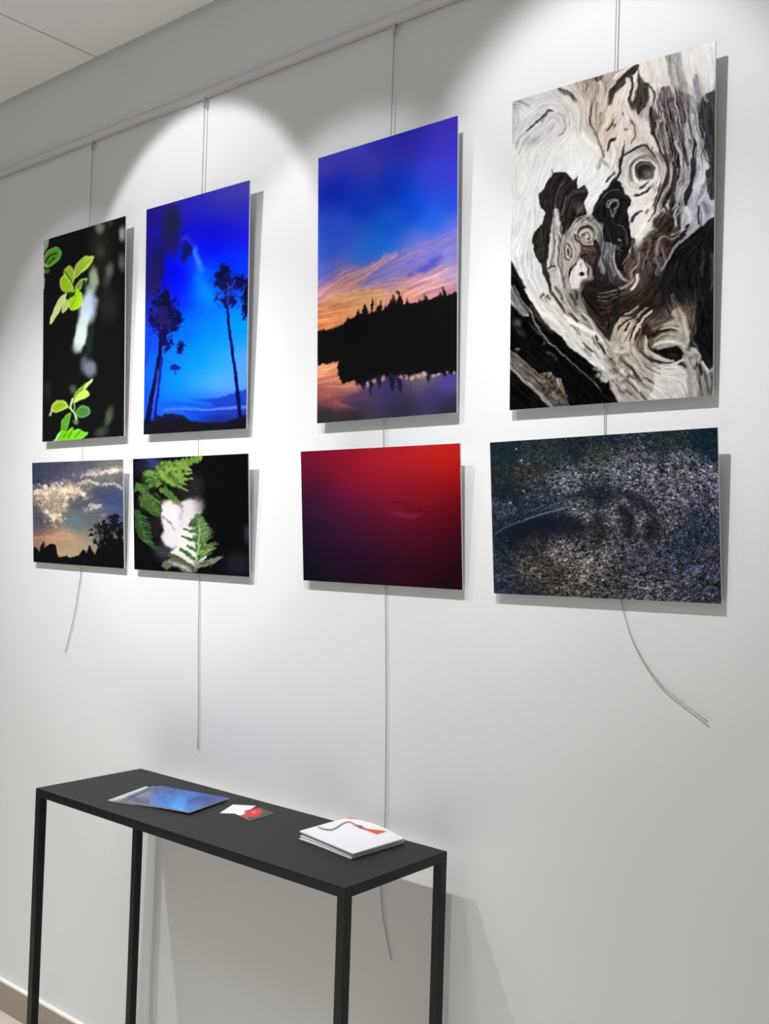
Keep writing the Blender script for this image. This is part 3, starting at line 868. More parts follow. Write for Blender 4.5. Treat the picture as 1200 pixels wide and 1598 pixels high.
def paint_fern():
    c = Canvas(198, 700, 400, 912, 2.5, 13, (8, 9, 10))
    c.view(200, 705, 6.154)
    c.blob(230, 110, 90, 60, (56, 56, 120), 0.9, 0.7)
    c.blob(130, 150, 80, 70, (26, 28, 52), 0.8, 0.8)
    c.blob(1060, 1080, 120, 110, (28, 30, 42), 0.9, 0.7)
    c.blob(1140, 800, 26, 90, (52, 50, 66), 0.8, 0.6)
    c.blob(640, 330, 80, 110, (44, 40, 40), 0.8, 0.8)
    c.blob(500, 400, 90, 60, (40, 34, 30), 0.8, 0.7)
    c.blob(270, 700, 60, 140, (34, 28, 30), 0.8, 0.7)
    c.blob(340, 960, 80, 70, (84, 78, 84), 0.7, 0.8)
    # blurred white flower
    c.poly([(330, 510), (400, 462), (470, 500), (530, 480), (600, 455), (690, 490), (705, 580), (610, 650), (570, 740), (540, 810), (520, 900), (420, 935), (350, 880), (320, 815), (350, 760), (320, 690), (310, 590)], (222, 213, 220), 1, 2.2)
    c.blob(670, 520, 60, 80, (120, 112, 116), 0.8, 0.6)
    c.blob(590, 540, 70, 80, (214, 206, 212), 0.8, 0.6)
    c.blob(380, 500, 60, 40, (222, 222, 200), 0.8, 0.6)
    c.blob(420, 640, 70, 110, (236, 226, 236), 0.8, 0.6)
    c.blob(430, 830, 90, 80, (228, 220, 228), 0.9, 0.5)
    c.stroke([(480, 510), (520, 560), (500, 640)], 30, (178, 166, 172), 0.6, 1.4)
    c.stroke([(330, 620), (390, 670), (450, 750)], [20, 18, 10], (140, 128, 110), 0.8, 0.8)
    c.stroke([(440, 490), (520, 520)], 30, (120, 115, 90), 0.7, 1.2)
    c.poly([(530, 700), (640, 740), (660, 900), (650, 1095), (560, 1045), (400, 965), (480, 900)], (228, 232, 218), 1, 1.6)
    # upper fern fronds
    G = [(98, 134, 58), (82, 120, 50), (118, 150, 66), (70, 105, 48)]
    rs = c.rs

    def frond(p0, p1, n, length, w, side=(1, -1), cols=G, bend=0.9):
        p0, p1 = np.array(p0, float), np.array(p1, float)
        d = (p1 - p0) / np.linalg.norm(p1 - p0)
        nrm = np.array([-d[1], d[0]])
        for k in range(n):
            t = k / max(n - 1, 1)
            b = p0 + (p1 - p0) * t
            L = length * (1.0 - 0.55 * t)
            for s in side:
                e = b + (nrm * s + d * bend) / math.hypot(1, bend) * L
                m = (b + e) / 2 + d * L * 0.06
                c.stroke([tuple(b), tuple(m), tuple(e)], [w, w, w * 0.3], cols[rs.randint(len(cols))], 0.95, 0.6)
        c.stroke([tuple(p0), tuple(p1)], w * 0.5, cols[-1], 0.9, 0.6)
    c.blob(430, 210, 130, 110, (60, 88, 38), 0.9, 0.5)
    c.blob(230, 270, 90, 70, (58, 86, 44), 0.9, 0.5, 30)
    c.blob(200, 480, 90, 90, (48, 74, 34), 0.9, 0.5, 40)
    frond((350, 240), (690, 70), 8, 130, 40, (-1,), [(112, 146, 58), (128, 160, 70), (96, 132, 52)])
    frond((340, 120), (640, 70), 6, 110, 42, (1,), [(108, 145, 55), (128, 160, 62), (92, 130, 48)], 0.6)
    for a, m, b in [((430, 150), (530, 215), (605, 205)), ((420, 190), (520, 250), (615, 262)), ((400, 220), (500, 290), (610, 325)), ((380, 260), (470, 320), (570, 372)), ((480, 110), (560, 160), (610, 180))]:
        c.stroke([a, m, b], [46, 38, 10], G[rs.randint(3)], 0.95, 0.6)
        c.stroke([m, b], [10, 4], (190, 200, 150), 0.6, 0.6)
    for a, m, b in [((300, 170), (340, 120), (400, 100)), ((160, 210), (240, 230), (320, 320)), ((190, 200), (260, 250), (300, 350)), ((280, 190), (330, 240), (440, 320)), ((330, 370), (390, 410), (500, 490)), ((340, 340), (380, 400), (430, 450))]:
        c.stroke([a, m, b], [50, 60, 26], G[rs.randint(4)], 0.9, 0.8)
    for a, m, b in [((60, 370), (120, 330), (190, 350)), ((120, 440), (210, 490), (310, 600)), ((160, 420), (240, 500), (320, 560)), ((140, 480), (220, 560), (290, 620)), ((200, 410), (260, 440), (300, 490)), ((90, 320), (150, 380), (200, 400))]:
        c.stroke([a, m, b], [40, 60, 20], [(74, 108, 48), (62, 96, 42), (84, 116, 56)][rs.randint(3)], 0.9, 0.8)
    c.cluster(390, 200, 170, 110, 46, 16, [(140, 168, 84), (52, 80, 34), (122, 150, 70)], 0.7, 0.5)
    c.cluster(210, 480, 100, 110, 34, 14, [(40, 62, 30), (96, 128, 66), (60, 90, 44)], 0.7, 0.5)
    c.cluster(230, 260, 80, 70, 22, 15, [(110, 148, 84), (50, 76, 38)], 0.7, 0.5)
    for p in ([(400, 330), (450, 370), (500, 440)], [(240, 380), (330, 330)], [(210, 390), (290, 460)], [(560, 290), (600, 330)], [(540, 230), (590, 250)]):
        c.stroke(p, 24, (14, 20, 12), 0.9, 0.8)
    # lower-left frond
    c.stroke([(90, 580), (105, 720), (170, 840), (290, 945)], [60, 80, 70, 14], (44, 76, 40), 0.95, 1.0)
    for k in range(9):
        x, y = 100 + 8 * k, 620 + 30 * k
        c.stroke([(x, y), (x + 60, y + 6), (x + 105 - 3 * k, y + 26)], [24, 18, 5], [(62, 98, 56), (50, 84, 44), (84, 108, 70)][k % 3], 0.9, 0.6)
    # right frond in front of the flower
    c.poly([(655, 590), (700, 610), (745, 680), (780, 760), (740, 930), (660, 1010), (640, 880), (600, 720), (620, 640)], (78, 108, 64), 0.95, 1.2)
    for y0, tip, w in [(650, (740, 650), 20), (690, (775, 700), 22), (735, (800, 740), 24), (785, (815, 775), 24), (835, (820, 812), 28), (890, (866, 890), 34), (950, (840, 925), 40), (1000, (810, 965), 34)]:
        c.stroke([(668, y0 + 30), ((668 + tip[0]) / 2, (y0 + 34 + tip[1]) / 2), tip], [w, w, 6], G[rs.randint(4)], 0.95, 0.6)
        c.stroke([(690, y0 + 8), (tip[0] - 20, tip[1] - 16)], 10, (196, 208, 176) if y0 > 640 else (90, 110, 70), 0.55, 0.6)
    for a, b, w in [((655, 790), (525, 735), 26), ((655, 862), (518, 812), 32), ((655, 965), (568, 898), 32), ((640, 1050), (498, 930), 42), ((620, 1110), (450, 1035), 44), ((640, 720), (585, 690), 22)]:
        c.stroke([a, ((a[0] + b[0]) / 2, (a[1] + b[1]) / 2 - 4), b], [w, w, w * 0.5], (66, 92, 54), 0.95, 0.6)
        c.stroke([(a[0], a[1] + 14), (b[0] + 10, b[1] + 30)], 12, (238, 244, 226), 0.85, 0.6)
    c.cluster(680, 800, 60, 150, 40, 10, [(150, 178, 130), (54, 80, 44), (110, 140, 92)], 0.65, 0.5)
    c.stroke([(672, 640), (680, 800), (668, 960), (640, 1090), (630, 1150)], [8, 12, 16, 20, 16], (176, 196, 150), 0.85, 0.6)
    c.stroke([(640, 1085), (690, 1050), (745, 1010)], 22, (222, 232, 208), 0.9, 0.7)
    c.stroke([(660, 1090), (780, 1060), (905, 1012)], [70, 60, 8], (128, 138, 118), 0.9, 0.8)
    c.stroke([(700, 1080), (760, 1060), (800, 1100)], 24, (60, 80, 48), 0.8, 1.0)
    c.stroke([(360, 1090), (470, 1060), (560, 1130), (640, 1140)], [70, 90, 70, 40], (118, 116, 104), 0.9, 1.2)
    c.stroke([(400, 1060), (500, 1100), (620, 1150)], [14, 20, 16], (205, 205, 190), 0.7, 0.8)
    c.stroke([(400, 990), (520, 1060), (630, 1110)], [40, 30, 16], (84, 88, 70), 0.85, 0.8)
    c.stroke([(420, 970), (530, 1020), (640, 1095)], [20, 24, 12], (222, 226, 208), 0.85, 0.7)
    c.blob(620, 1130, 18, 40, (70, 80, 66), 0.9, 0.5)
    c.warp(6, 1.3)
    c.warp(2.2, 1.0)
    c.grain(7, 0.1, steps=5, step=1.2, cell=0.7)
    return c


def paint_red():
    c = Canvas(462, 684, 730, 930, 1.5, 17)
    c.view(450, 680, 4.138)
    c.field([(110, 130, (112, 20, 42)), (300, 130, (152, 20, 46)), (550, 150, (176, 30, 46)), (800, 110, (194, 36, 42)), (950, 130, (204, 36, 26)), (1090, 110, (186, 34, 30)), (1080, 260, (166, 18, 18)), (900, 300, (154, 20, 32)),
             (600, 280, (172, 25, 46)), (400, 260, (152, 22, 46)), (200, 260, (92, 18, 42)), (130, 400, (50, 20, 48)), (300, 430, (84, 22, 64)), (500, 420, (108, 20, 52)), (700, 420, (130, 20, 46)), (900, 400, (136, 16, 30)), (1090, 420, (98, 10, 20)),
             (140, 600, (26, 20, 42)), (300, 600, (50, 20, 52)), (500, 580, (72, 18, 48)), (700, 560, (92, 18, 46)), (900, 570, (90, 12, 32)), (1090, 600, (64, 8, 22)), (130, 800, (18, 18, 28)), (300, 800, (32, 16, 40)), (550, 780, (42, 14, 40)),
             (800, 760, (58, 12, 34)), (1090, 780, (38, 8, 20)), (120, 930, (17, 17, 20)), (500, 930, (26, 12, 26)), (900, 930, (34, 10, 22)), (1110, 960, (28, 9, 18))], p=1.9, soft=14, blur=14)
    c.stroke([(400, 431), (440, 427), (480, 428)], 7, (80, 14, 40), 0.6, 0.8)
    c.stroke([(640, 432), (700, 428), (760, 438), (810, 440)], 8, (78, 12, 36), 0.7, 0.8)
    c.stroke([(750, 455), (800, 472), (850, 486), (910, 496)], 8, (68, 10, 30), 0.75, 0.8)
    c.stroke([(660, 490), (740, 512), (800, 520), (870, 505)], [10, 26, 28, 8], (142, 46, 68), 0.5, 2.5)
    c.noise(6, 1.2)
    return c


def paint_swirl():
    c = Canvas(755, 655, 1140, 952, 2.5, 19)
    c.view(760, 660, 3.243)
    c.field([(100, 150, (24, 40, 52)), (300, 150, (38, 50, 52)), (450, 130, (26, 40, 50)), (600, 90, (28, 42, 58)), (580, 150, (55, 62, 58)), (900, 80, (36, 50, 56)), (1100, 80, (16, 38, 54)), (60, 250, (34, 44, 50)), (180, 260, (52, 56, 52)), (100, 350, (24, 34, 46)),
             (400, 300, (82, 86, 96)), (560, 240, (70, 76, 82)), (700, 250, (96, 100, 112)), (1000, 240, (92, 94, 104)), (1110, 350, (84, 84, 104)), (700, 330, (76, 80, 94)), (880, 330, (84, 82, 98)), (550, 370, (34, 44, 58)), (300, 410, (44, 54, 72)),
             (80, 430, (50, 58, 74)), (300, 530, (22, 30, 48)), (150, 560, (20, 30, 46)), (420, 520, (32, 40, 56)), (480, 450, (88, 94, 100)), (640, 480, (94, 92, 100)), (570, 540, (48, 46, 52)), (720, 480, (38, 38, 46)), (780, 490, (92, 92, 98)),
             (830, 520, (34, 36, 46)), (900, 500, (84, 82, 96)), (780, 400, (62, 58, 72)), (1050, 500, (48, 58, 78)), (1020, 600, (40, 56, 74)), (250, 640, (48, 46, 52)), (200, 730, (78, 72, 68)), (350, 650, (98, 94, 92)), (350, 770, (66, 62, 58)),
             (500, 720, (106, 100, 96)), (600, 640, (86, 84, 92)), (750, 680, (62, 64, 80)), (900, 700, (62, 64, 84)), (1100, 720, (62, 64, 84)), (850, 860, (92, 90, 100)), (1110, 860, (62, 66, 84)), (600, 860, (70, 68, 72)), (70, 820, (44, 50, 70)),
             (90, 700, (36, 46, 58)), (430, 870, (78, 72, 70)), (150, 850, (42, 44, 58))], soft=4)
    c.stroke([(390, 385), (560, 355), (700, 365), (810, 430), (850, 510), (800, 590)], [30, 46, 50, 46, 40, 26], (30, 34, 46), 0.6, 3)
    c.stroke([(680, 430), (735, 490), (715, 570)], 34, (30, 30, 38), 0.65, 2.5)
    c.stroke([(545, 460), (585, 530), (540, 630)], 34, (40, 38, 42), 0.7, 2.5)
    c.stroke([(130, 590), (220, 520), (380, 500), (450, 520)], 60, (18, 26, 42), 0.6, 4)
    c.warp(10, 3.0)
    base = c.a.copy()
    lum = base.mean(-1)
    # wrack texture: fibrous speckle drawn round the eddy, stronger where the wrack is pale
    g = 6
    gy, gx = np.mgrid[0:c.h // g + 2, 0:c.w // g + 2].astype(np.float32)
    X = (gx * g / c.ss + c.x0 - 760) * 3.243 - 540
    Y = ((gy * g / c.ss + c.y0 - 660) * 3.243 - 545) * 1.75
    th = np.arctan2(X / 1.75, -Y) + 0.5 * np.sin(X / 190.0) * np.sin(Y / 170.0)
    t = 0.6 * c.lic(2, 1.2, 0.9, th) + 0.3 * c.lic(8, 1.6, 1.6, th) + 0.62 * c.vnoise(1.0) * 2 + 0.5 * c.vnoise(2.2) * 2 + 0.25 * c.vnoise(6.0) * 2
    t /= t.std()
    m = base.mean(-1, keepdims=True)
    base = (m + (base - m) * 0.75).astype(np.float32)
    pale = np.clip((lum - 16) / 60, 0.12, 1)
    c.a[:] = base * (0.92 + np.clip(t * 0.5, -0.7, 1.6) * pale)[..., None]
    hot = np.clip(t - 1.5, 0, 2) * pale * 44
    c.a += hot[..., None] * np.array([0.96, 0.98, 1.04], np.float32)
    rs = c.rs
    for _ in range(700):
        x, y = rs.rand() * 1150 + 25, rs.rand() * 860 + 40
        q = c.tp([(x, y)])[0].astype(int)
        if 0 <= q[0] < c.w and 0 <= q[1] < c.h and rs.rand() < np.clip((lum[q[1], q[0]] - 30) / 55, 0.03, 0.9):
            r = 1.8 + 2.2 * rs.rand() ** 2
            k = 105 + 70 * rs.rand()
            c.blob(x, y, r, r * 0.8, (k, k * 1.01, k * 1.05), 0.8, 0.6)
    for x, y in [(148, 132), (175, 190), (120, 405), (770, 235), (1075, 212), (850, 250), (185, 345), (1125, 300)]:
        c.blob(x, y, 5, 4.5, (195, 200, 208), 0.85, 0.6)
    c.stroke([(190, 490), (300, 455), (420, 425)], 7, (112, 124, 142), 0.8, 0.7)
    c.stroke([(40, 560), (110, 520), (190, 495)], 7, (90, 100, 118), 0.7, 0.7)
    c.stroke([(930, 330), (965, 370), (1000, 405)], [8, 10, 14], (140, 142, 155), 0.8, 0.6)
    c.stroke([(280, 440), (380, 395), (480, 375)], 6, (84, 96, 116), 0.6, 0.7)
    c.stroke([(50, 800), (90, 780), (140, 770)], 8, (88, 94, 112), 0.7, 0.7)
    return c


def paint_brochure():
    c = Canvas(150, 1210, 365, 1285, 4, 23, (70, 78, 100))
    c.view(150, 1210, 4.138)
    c.field([(60, 190, (215, 215, 220)), (180, 180, (110, 115, 130)), (300, 90, (150, 155, 165)), (400, 70, (90, 100, 130)), (300, 180, (90, 100, 150)), (420, 130, (70, 110, 200)), (450, 200, (60, 140, 230)), (540, 180, (60, 165, 245)),
             (600, 120, (70, 110, 205)), (700, 140, (66, 92, 175)), (780, 140, (72, 90, 160)), (620, 200, (60, 95, 180)), (560, 230, (110, 165, 230)), (650, 230, (120, 150, 200)), (350, 220, (130, 145, 180)), (500, 90, (70, 85, 150)), (720, 190, (70, 88, 150))], soft=3)
    c.stroke([(210, 130), (260, 160), (330, 170)], 30, (80, 85, 110), 0.7, 1)
    c.stroke([(600, 170), (680, 150), (760, 150)], 26, (60, 78, 145), 0.7, 1.2)
    c.stroke([(60, 190), (180, 130), (320, 70)], 26, (225, 225, 228), 0.8, 1)
    c.stroke([(170, 180), (230, 140), (350, 85)], 14, (60, 66, 90), 0.7, 0.8)
    c.noise(3, 14)
    c.a *= 0.86
    return c


def paint_card():
    c = Canvas(355, 1250, 440, 1292, 5, 29, (70, 62, 58))
    c.view(150, 1210, 4.138)
    c.poly([(860, 200), (985, 200), (985, 300), (860, 300)], (150, 70, 68), 1, 1.2)
    c.blob(925, 242, 36, 17, (236, 232, 230), 0.98, 0.3, -6)
    c.blob(1025, 240, 52, 28, (200, 48, 50), 0.97, 0.4, -10)
    c.blob(1020, 236, 16, 8, (235, 120, 115), 0.8, 0.6)
    c.poly([(1075, 200), (1160, 230), (1160, 300), (1060, 300)], (74, 66, 62), 0.9, 1.2)
    return c


def paint_booklet():
    c = Canvas(455, 1262, 650, 1352, 4, 31, (217, 215, 220))
    c.view(450, 1260, 5.714)
    c.stroke([(265, 175), (320, 195), (390, 200), (440, 175), (490, 145), (540, 130), (590, 150)], [10, 14, 16, 16, 14, 12, 10], (98, 96, 100), 0.95, 0.6)
    c.poly([(590, 150), (700, 190), (830, 205), (880, 215), (790, 242), (680, 200)], (196, 88, 66), 1, 0.6)
    c.poly([(570, 150), (650, 160), (700, 200), (640, 190)], (110, 78, 78), 0.9, 0.8)
    c.stroke([(520, 112), (620, 118), (760, 150), (880, 195)], [10, 16, 20, 8], (250, 226, 206), 0.9, 0.8)
    c.stroke([(520, 95), (620, 95), (720, 120), (800, 150)], [12, 26, 26, 8], (208, 112, 92), 0.9, 0.8)
    c.blob(515, 285, 16, 14, (205, 204, 212), 0.7, 0.6)
    c.stroke([(470, 250), (520, 270), (560, 300)], 8, (214, 213, 220), 0.6, 1)
    return c


def paint_wood():
    c = Canvas(788, 55, 1128, 655, 2.5, 37)
    full = (780, 50, 2.619)
    tan = (205, 190, 180)
    c.view(*full)
    c.field([(100, 320, 214), (60, 290, 180), (200, 380, (206, 204, 206)), (100, 500, (228, 227, 226)), (300, 480, (232, 232, 230)), (100, 700, 226), (90, 850, 218), (110, 960, 206), (180, 1100, 200), (260, 1250, 200), (380, 1330, 200), (460, 1440, 195),
             (560, 1450, 190), (700, 1420, 204), (830, 1420, 140), (380, 290, (205, 192, 182)), (430, 370, (202, 184, 170)), (390, 230, (172, 157, 148)), (500, 420, (218, 208, 202)), (480, 300, (210, 196, 186)), (300, 330, (220, 216, 212)),
             (600, 420, (150, 142, 138)), (560, 400, 205), (630, 180, (222, 218, 212)), (720, 160, (182, 180, 178)), (830, 130, (226, 224, 222)), (790, 250, (176, 172, 176)), (850, 330, 72), (860, 450, (58, 60, 66)), (700, 350, (122, 114, 112)),
             (720, 450, (120, 112, 114)), (660, 600, (150, 144, 140)), (780, 560, (140, 138, 146)), (830, 700, (178, 176, 190)), (600, 750, 212), (560, 820, 212), (540, 620, 205), (680, 800, (72, 64, 60)), (600, 900, (78, 66, 62)), (760, 900, (26, 26, 29)),
             (850, 1000, (24, 24, 27)), (700, 1050, (34, 32, 32)), (500, 1130, (44, 36, 32)), (400, 1100, (34, 31, 30)), (610, 1110, (46, 38, 34)), (840, 1230, (24, 24, 26)), (740, 1180, (88, 78, 70)), (560, 1000, (78, 66, 60)), (200, 560, 226), (330, 540, 230), (390, 640, 226), (130, 760, 220), (300, 900, (130, 124, 118)), (340, 1000, (150, 145, 140)), (330, 1150, (150, 143, 136)), (380, 960, (60, 50, 48)), (460, 900, (84, 84, 88)), (450, 1030, (60, 58, 60)),
             (110, 1300, 24), (250, 1400, 22), (420, 1500, 22), (80, 1480, 28), (640, 1250, (96, 86, 78)), (500, 1230, (150, 138, 126)), (640, 1000, (48, 42, 40))], soft=3, blur=3)
    # ---- upper left
    c.view(790, 60, 7.059)
    c.stroke([(70, 700), (150, 700), (240, 745)], [50, 46, 20], (158, 156, 154), 0.85, 1.6)
    c.stroke([(90, 820), (80, 1000), (70, 1150)], 50, (196, 194, 192), 0.7, 3)
    c.blob(300, 1110, 150, 70, (178, 177, 180), 0.7, 0.7, -20)
    c.blob(500, 1000, 110, 90, (206, 203, 206), 0.8, 0.6)
    c.stroke([(210, 1012), (290, 945), (400, 862), (455, 805), (515, 805)], [20, 22, 26, 36, 22], (76, 74, 74), 0.95, 0.6)
    c.stroke([(400, 900), (430, 860), (450, 830)], 26, (120, 118, 120), 0.7, 1)
    c.stroke([(105, 1215), (140, 1090), (205, 1015)], 16, (142, 141, 145), 0.8, 0.8)
    c.stroke([(150, 1270), (180, 1150), (250, 1080)], 14, (168, 167, 172), 0.7, 1)
    c.stroke([(560, 820), (620, 860), (655, 950), (640, 1040), (590, 1080)], [12, 20, 16, 20, 12], (140, 138, 140), 0.8, 0.9)
    c.stroke([(630, 760), (700, 830), (710, 940)], 14, (186, 186, 182), 0.8, 1)
    c.stroke([(585, 540), (650, 590), (720, 640), (770, 690)], [40, 50, 52, 30], (84, 80, 76), 0.95, 0.7)
    c.stroke([(610, 570), (680, 620)], 20, (140, 136, 130), 0.7, 0.8)
    c.stroke([(760, 680), (830, 800), (820, 960), (830, 1040)], [30, 36, 34, 16], (176, 174, 166), 0.7, 1.8)
    c.poly([(860, 470), (1050, 410), (1090, 560), (1030, 760), (1000, 900), (940, 860), (880, 650)], (178, 160, 150), 0.8, 2.5)
    c.blob(1010, 440, 56, 32, (92, 86, 80), 0.95, 0.4, -20)
    c.stroke([(870, 460), (895, 530), (885, 590)], [16, 26, 12], (112, 100, 96), 0.9, 0.8)
    c.stroke([(1040, 480), (1060, 580), (1030, 680)], 44, (216, 204, 198), 0.8, 1.5)
    c.stroke([(1100, 400), (1110, 500), (1130, 600)], 30, (170, 164, 164), 0.7, 1)
    c.stroke([(930, 740), (920, 880), (1000, 1090), (1040, 1180), (1062, 1300)], [14, 22, 24, 26, 34], (112, 98, 94), 0.95, 0.7)
    c.stroke([(1050, 830), (1015, 960), (1000, 1060)], 26, (140, 122, 108), 0.8, 1)
    c.stroke([(1200, 860), (1160, 930), (1115, 1010)], [18, 26, 18], (66, 58, 54), 0.95, 0.6)
    c.stroke([(1150, 740), (1110, 860), (1080, 960)], 50, (226, 218, 200), 0.7, 1.5)
    c.stroke([(1110, 1230), (1130, 1140), (1190, 1108)], 22, (66, 58, 56), 0.95, 0.6)
    c.stroke([(850, 1050), (900, 1150), (990, 1200)], 60, (240, 238, 236), 0.7, 2)
    c.stroke([(1000, 1412), (1040, 1330), (1140, 1412)], 40, (160, 150, 148), 0.7, 2)
    # ---- upper right
    c.view(950, 60, 7.059)
    c.poly([(40, 700), (200, 500), (240, 600), (220, 760), (330, 880), (430, 900), (540, 1180), (500, 1260), (380, 1160), (170, 1250), (60, 1050)], (222, 212, 204), 0.9, 2)
    c.stroke([(15, 690), (50, 580), (130, 480), (220, 390), (310, 310)], [50, 80, 86, 80, 50], (58, 53, 50), 0.97, 0.8)
    c.stroke([(60, 440), (120, 390), (190, 350)], 24, (226, 222, 216), 0.8, 0.8)
    c.stroke([(0, 720), (10, 660), (40, 590)], 40, (90, 84, 80), 0.8, 1)
    c.stroke([(210, 450), (190, 560), (150, 660)], 50, (230, 222, 216), 0.8, 1)
    c.stroke([(255, 420), (240, 560), (215, 680), (250, 760)], [26, 30, 34, 40], (60, 52, 50), 0.95, 0.7)
    c.poly([(325, 330), (380, 490), (430, 490), (445, 640), (400, 735), (320, 840), (250, 720), (295, 560)], (66, 60, 56), 0.97, 0.9)
    c.stroke([(285, 430), (270, 560), (265, 670)], [26, 24, 16], (226, 220, 214), 0.9, 0.7)
    c.poly([(335, 290), (610, 195), (690, 530), (560, 540), (470, 480), (385, 475)], (221, 217, 211), 0.95, 0.9)
    for x in (430, 480, 540, 590):
        c.stroke([(x, 260), (x + 20, 370), (x + 30, 470)], 16, (205, 200, 194), 0.6, 1.2)
    c.stroke([(430, 505), (480, 570), (500, 690)], 26, (64, 58, 58), 0.95, 0.7)
    c.stroke([(450, 560), (470, 640), (450, 700)], 20, (206, 202, 200), 0.8, 0.8)
    c.poly([(620, 190), (770, 145), (810, 320), (860, 520), (900, 700), (780, 640), (700, 560), (660, 380)], (164, 161, 160), 0.9, 1.6)  # grey band of the glare, painted into the print colour
    c.poly([(790, 145), (1180, 20), (1180, 480), (1110, 680), (1040, 600), (1000, 420), (930, 370), (920, 640), (880, 640), (840, 420)], (228, 226, 224), 0.9, 2.5)  # white glare on the glossy face, painted in as a pale tone
    c.stroke([(950, 400), (980, 520), (1000, 640)], [30, 60, 90], (150, 146, 150), 0.8, 2)
    c.poly([(545, 620), (580, 545), (660, 530), (700, 600), (720, 700), (640, 780), (570, 700)], (122, 112, 116), 0.95, 1)
    c.stroke([(560, 620), (580, 700), (640, 780)], 24, (64, 54, 56), 0.85, 0.9)
    c.blob(690, 680, 26, 24, (80, 74, 78), 0.8, 0.5)
    c.poly([(720, 560), (880, 620), (910, 780), (840, 1000), (780, 900), (740, 760)], (110, 102, 104), 0.85, 2)
    c.poly([(1030, 630), (1180, 560), (1180, 1412), (1100, 1412), (1070, 1180), (1010, 1060), (1000, 820)], (54, 56, 61), 0.95, 1.4)
    c.stroke([(1040, 520), (1060, 640), (1090, 690)], 22, (196, 192, 192), 0.7, 1.2)
    c.poly([(450, 760), (560, 800), (640, 920), (680, 1050), (720, 1300), (700, 1412), (620, 1412), (560, 1200), (480, 1000), (440, 880)], (112, 102, 98), 0.8, 1.5)
    for p, w, k in [([(465, 760), (475, 960), (540, 1180), (600, 1300), (640, 1412)], [40, 46, 30, 26, 30], (52, 46, 46)),
                    ([(600, 800), (650, 920), (640, 1010)], 36, (56, 46, 46)), ([(560, 930), (570, 1060), (620, 1200), (640, 1320)], 24, (70, 62, 60)),
                    ([(690, 1040), (700, 1180), (750, 1320), (780, 1412)], [40, 60, 56, 46], (38, 34, 34)), ([(770, 880), (800, 1080), (820, 1240), (880, 1380)], [30, 56, 50, 40], (64, 58, 60)),
                    ([(870, 700), (890, 780), (880, 830)], 26, (70, 64, 66)), ([(935, 1105), (930, 1200), (935, 1290), (930, 1412)], [22, 28, 30, 22], (34, 32, 36)),
                    ([(950, 840), (960, 900), (950, 930)], 20, (52, 50, 56)), ([(720, 1370), (730, 1412)], 24, (40, 36, 36))]:
        c.stroke(p, w, k, 0.95, 0.7)
    for p, w, k in [([(520, 740), (580, 850), (560, 920)], 40, (216, 212, 208)), ([(530, 900), (530, 1050), (590, 1260)], 16, (206, 198, 190)), ([(590, 1010), (600, 1120), (640, 1260)], 18, (170, 160, 152)),
                    ([(710, 940), (755, 1080), (760, 1200), (820, 1380)], [26, 26, 20, 30], (204, 200, 196)), ([(700, 780), (740, 800), (750, 880)], 22, (190, 176, 160)), ([(860, 960), (855, 1120), (890, 1280), (920, 1400)], [40, 50, 50, 40], (184, 182, 190)),
                    ([(960, 980), (990, 1180), (1040, 1330), (1080, 1412)], [40, 50, 60, 70], (196, 196, 206)), ([(920, 860), (930, 1000), (900, 1080)], 60, (182, 180, 186)), ([(1030, 1120), (1060, 1240), (1100, 1330)], 30, (150, 150, 160)),
                    ([(350, 830), (400, 780), (430, 750)], 36, (176, 170, 166)), ([(370, 900), (460, 1080), (530, 1240)], 50, (228, 222, 216))]:
        c.stroke(p, w, k, 0.85, 0.9)
    for x, y, r in [(150, 820, 16), (230, 700, 22), (260, 760, 26), (240, 920, 20), (180, 1000, 18), (60, 960, 20), (480, 1220, 16)]:
        c.blob(x, y, r, r, (112, 102, 98), 0.8, 0.5)
    c.stroke([(240, 1170), (285, 1070), (265, 960), (220, 890)], 18, (92, 84, 80), 0.8, 0.8)
    c.stroke([(175, 1290), (260, 1235), (365, 1182), (450, 1235), (525, 1315)], [26, 22, 28, 24, 16], (58, 52, 50), 0.95, 0.6)
    c.stroke([(165, 1130), (150, 1290), (125, 1412)], [12, 24, 28], (60, 52, 50), 0.95, 0.7)
    c.stroke([(30, 1160), (60, 1290), (20, 1412)], 40, (232, 222, 216), 0.8, 1.2)
    # ---- middle left: dark hollow
    c.view(790, 250, 7.059)
    for p in ([(100, 60), (90, 300), (110, 520)], [(250, 200), (180, 380), (140, 420)], [(260, 560), (230, 760), (180, 900)], [(330, 300), (300, 420), (310, 560)]):
        c.stroke(p, 22, (206, 204, 201), 0.6, 2)
    c.poly([(500, 92), (522, 125), (690, 150), (740, 222), (805, 175), (785, 240), (790, 305), (868, 272), (888, 370), (860, 480), (888, 590), (760, 640), (640, 800), (600, 720), (560, 560), (525, 600), (495, 760), (455, 960), (445, 1180), (500, 1420),
            (450, 1390), (370, 1150), (300, 1040), (288, 870), (320, 780), (400, 690), (422, 580), (380, 520), (360, 370), (430, 260), (510, 140)], (42, 39, 38), 1, 0.6)
    c.poly([(320, 790), (400, 740), (430, 860), (400, 1040), (360, 1110), (310, 1030), (295, 880)], (56, 52, 44), 0.8, 1)
    c.stroke([(535, 420), (560, 330), (620, 255)], [20, 22, 10], (94, 88, 88), 0.9, 0.8)
    c.stroke([(600, 600), (650, 450), (720, 345), (850, 335)], [22, 30, 26, 16], (88, 82, 82), 0.9, 0.9)
    c.stroke([(520, 720), (535, 560), (540, 420)], [36, 30, 14], (120, 114, 110), 0.8, 1)
    c.blob(800, 520, 50, 50, (92, 86, 82), 0.8, 0.6)
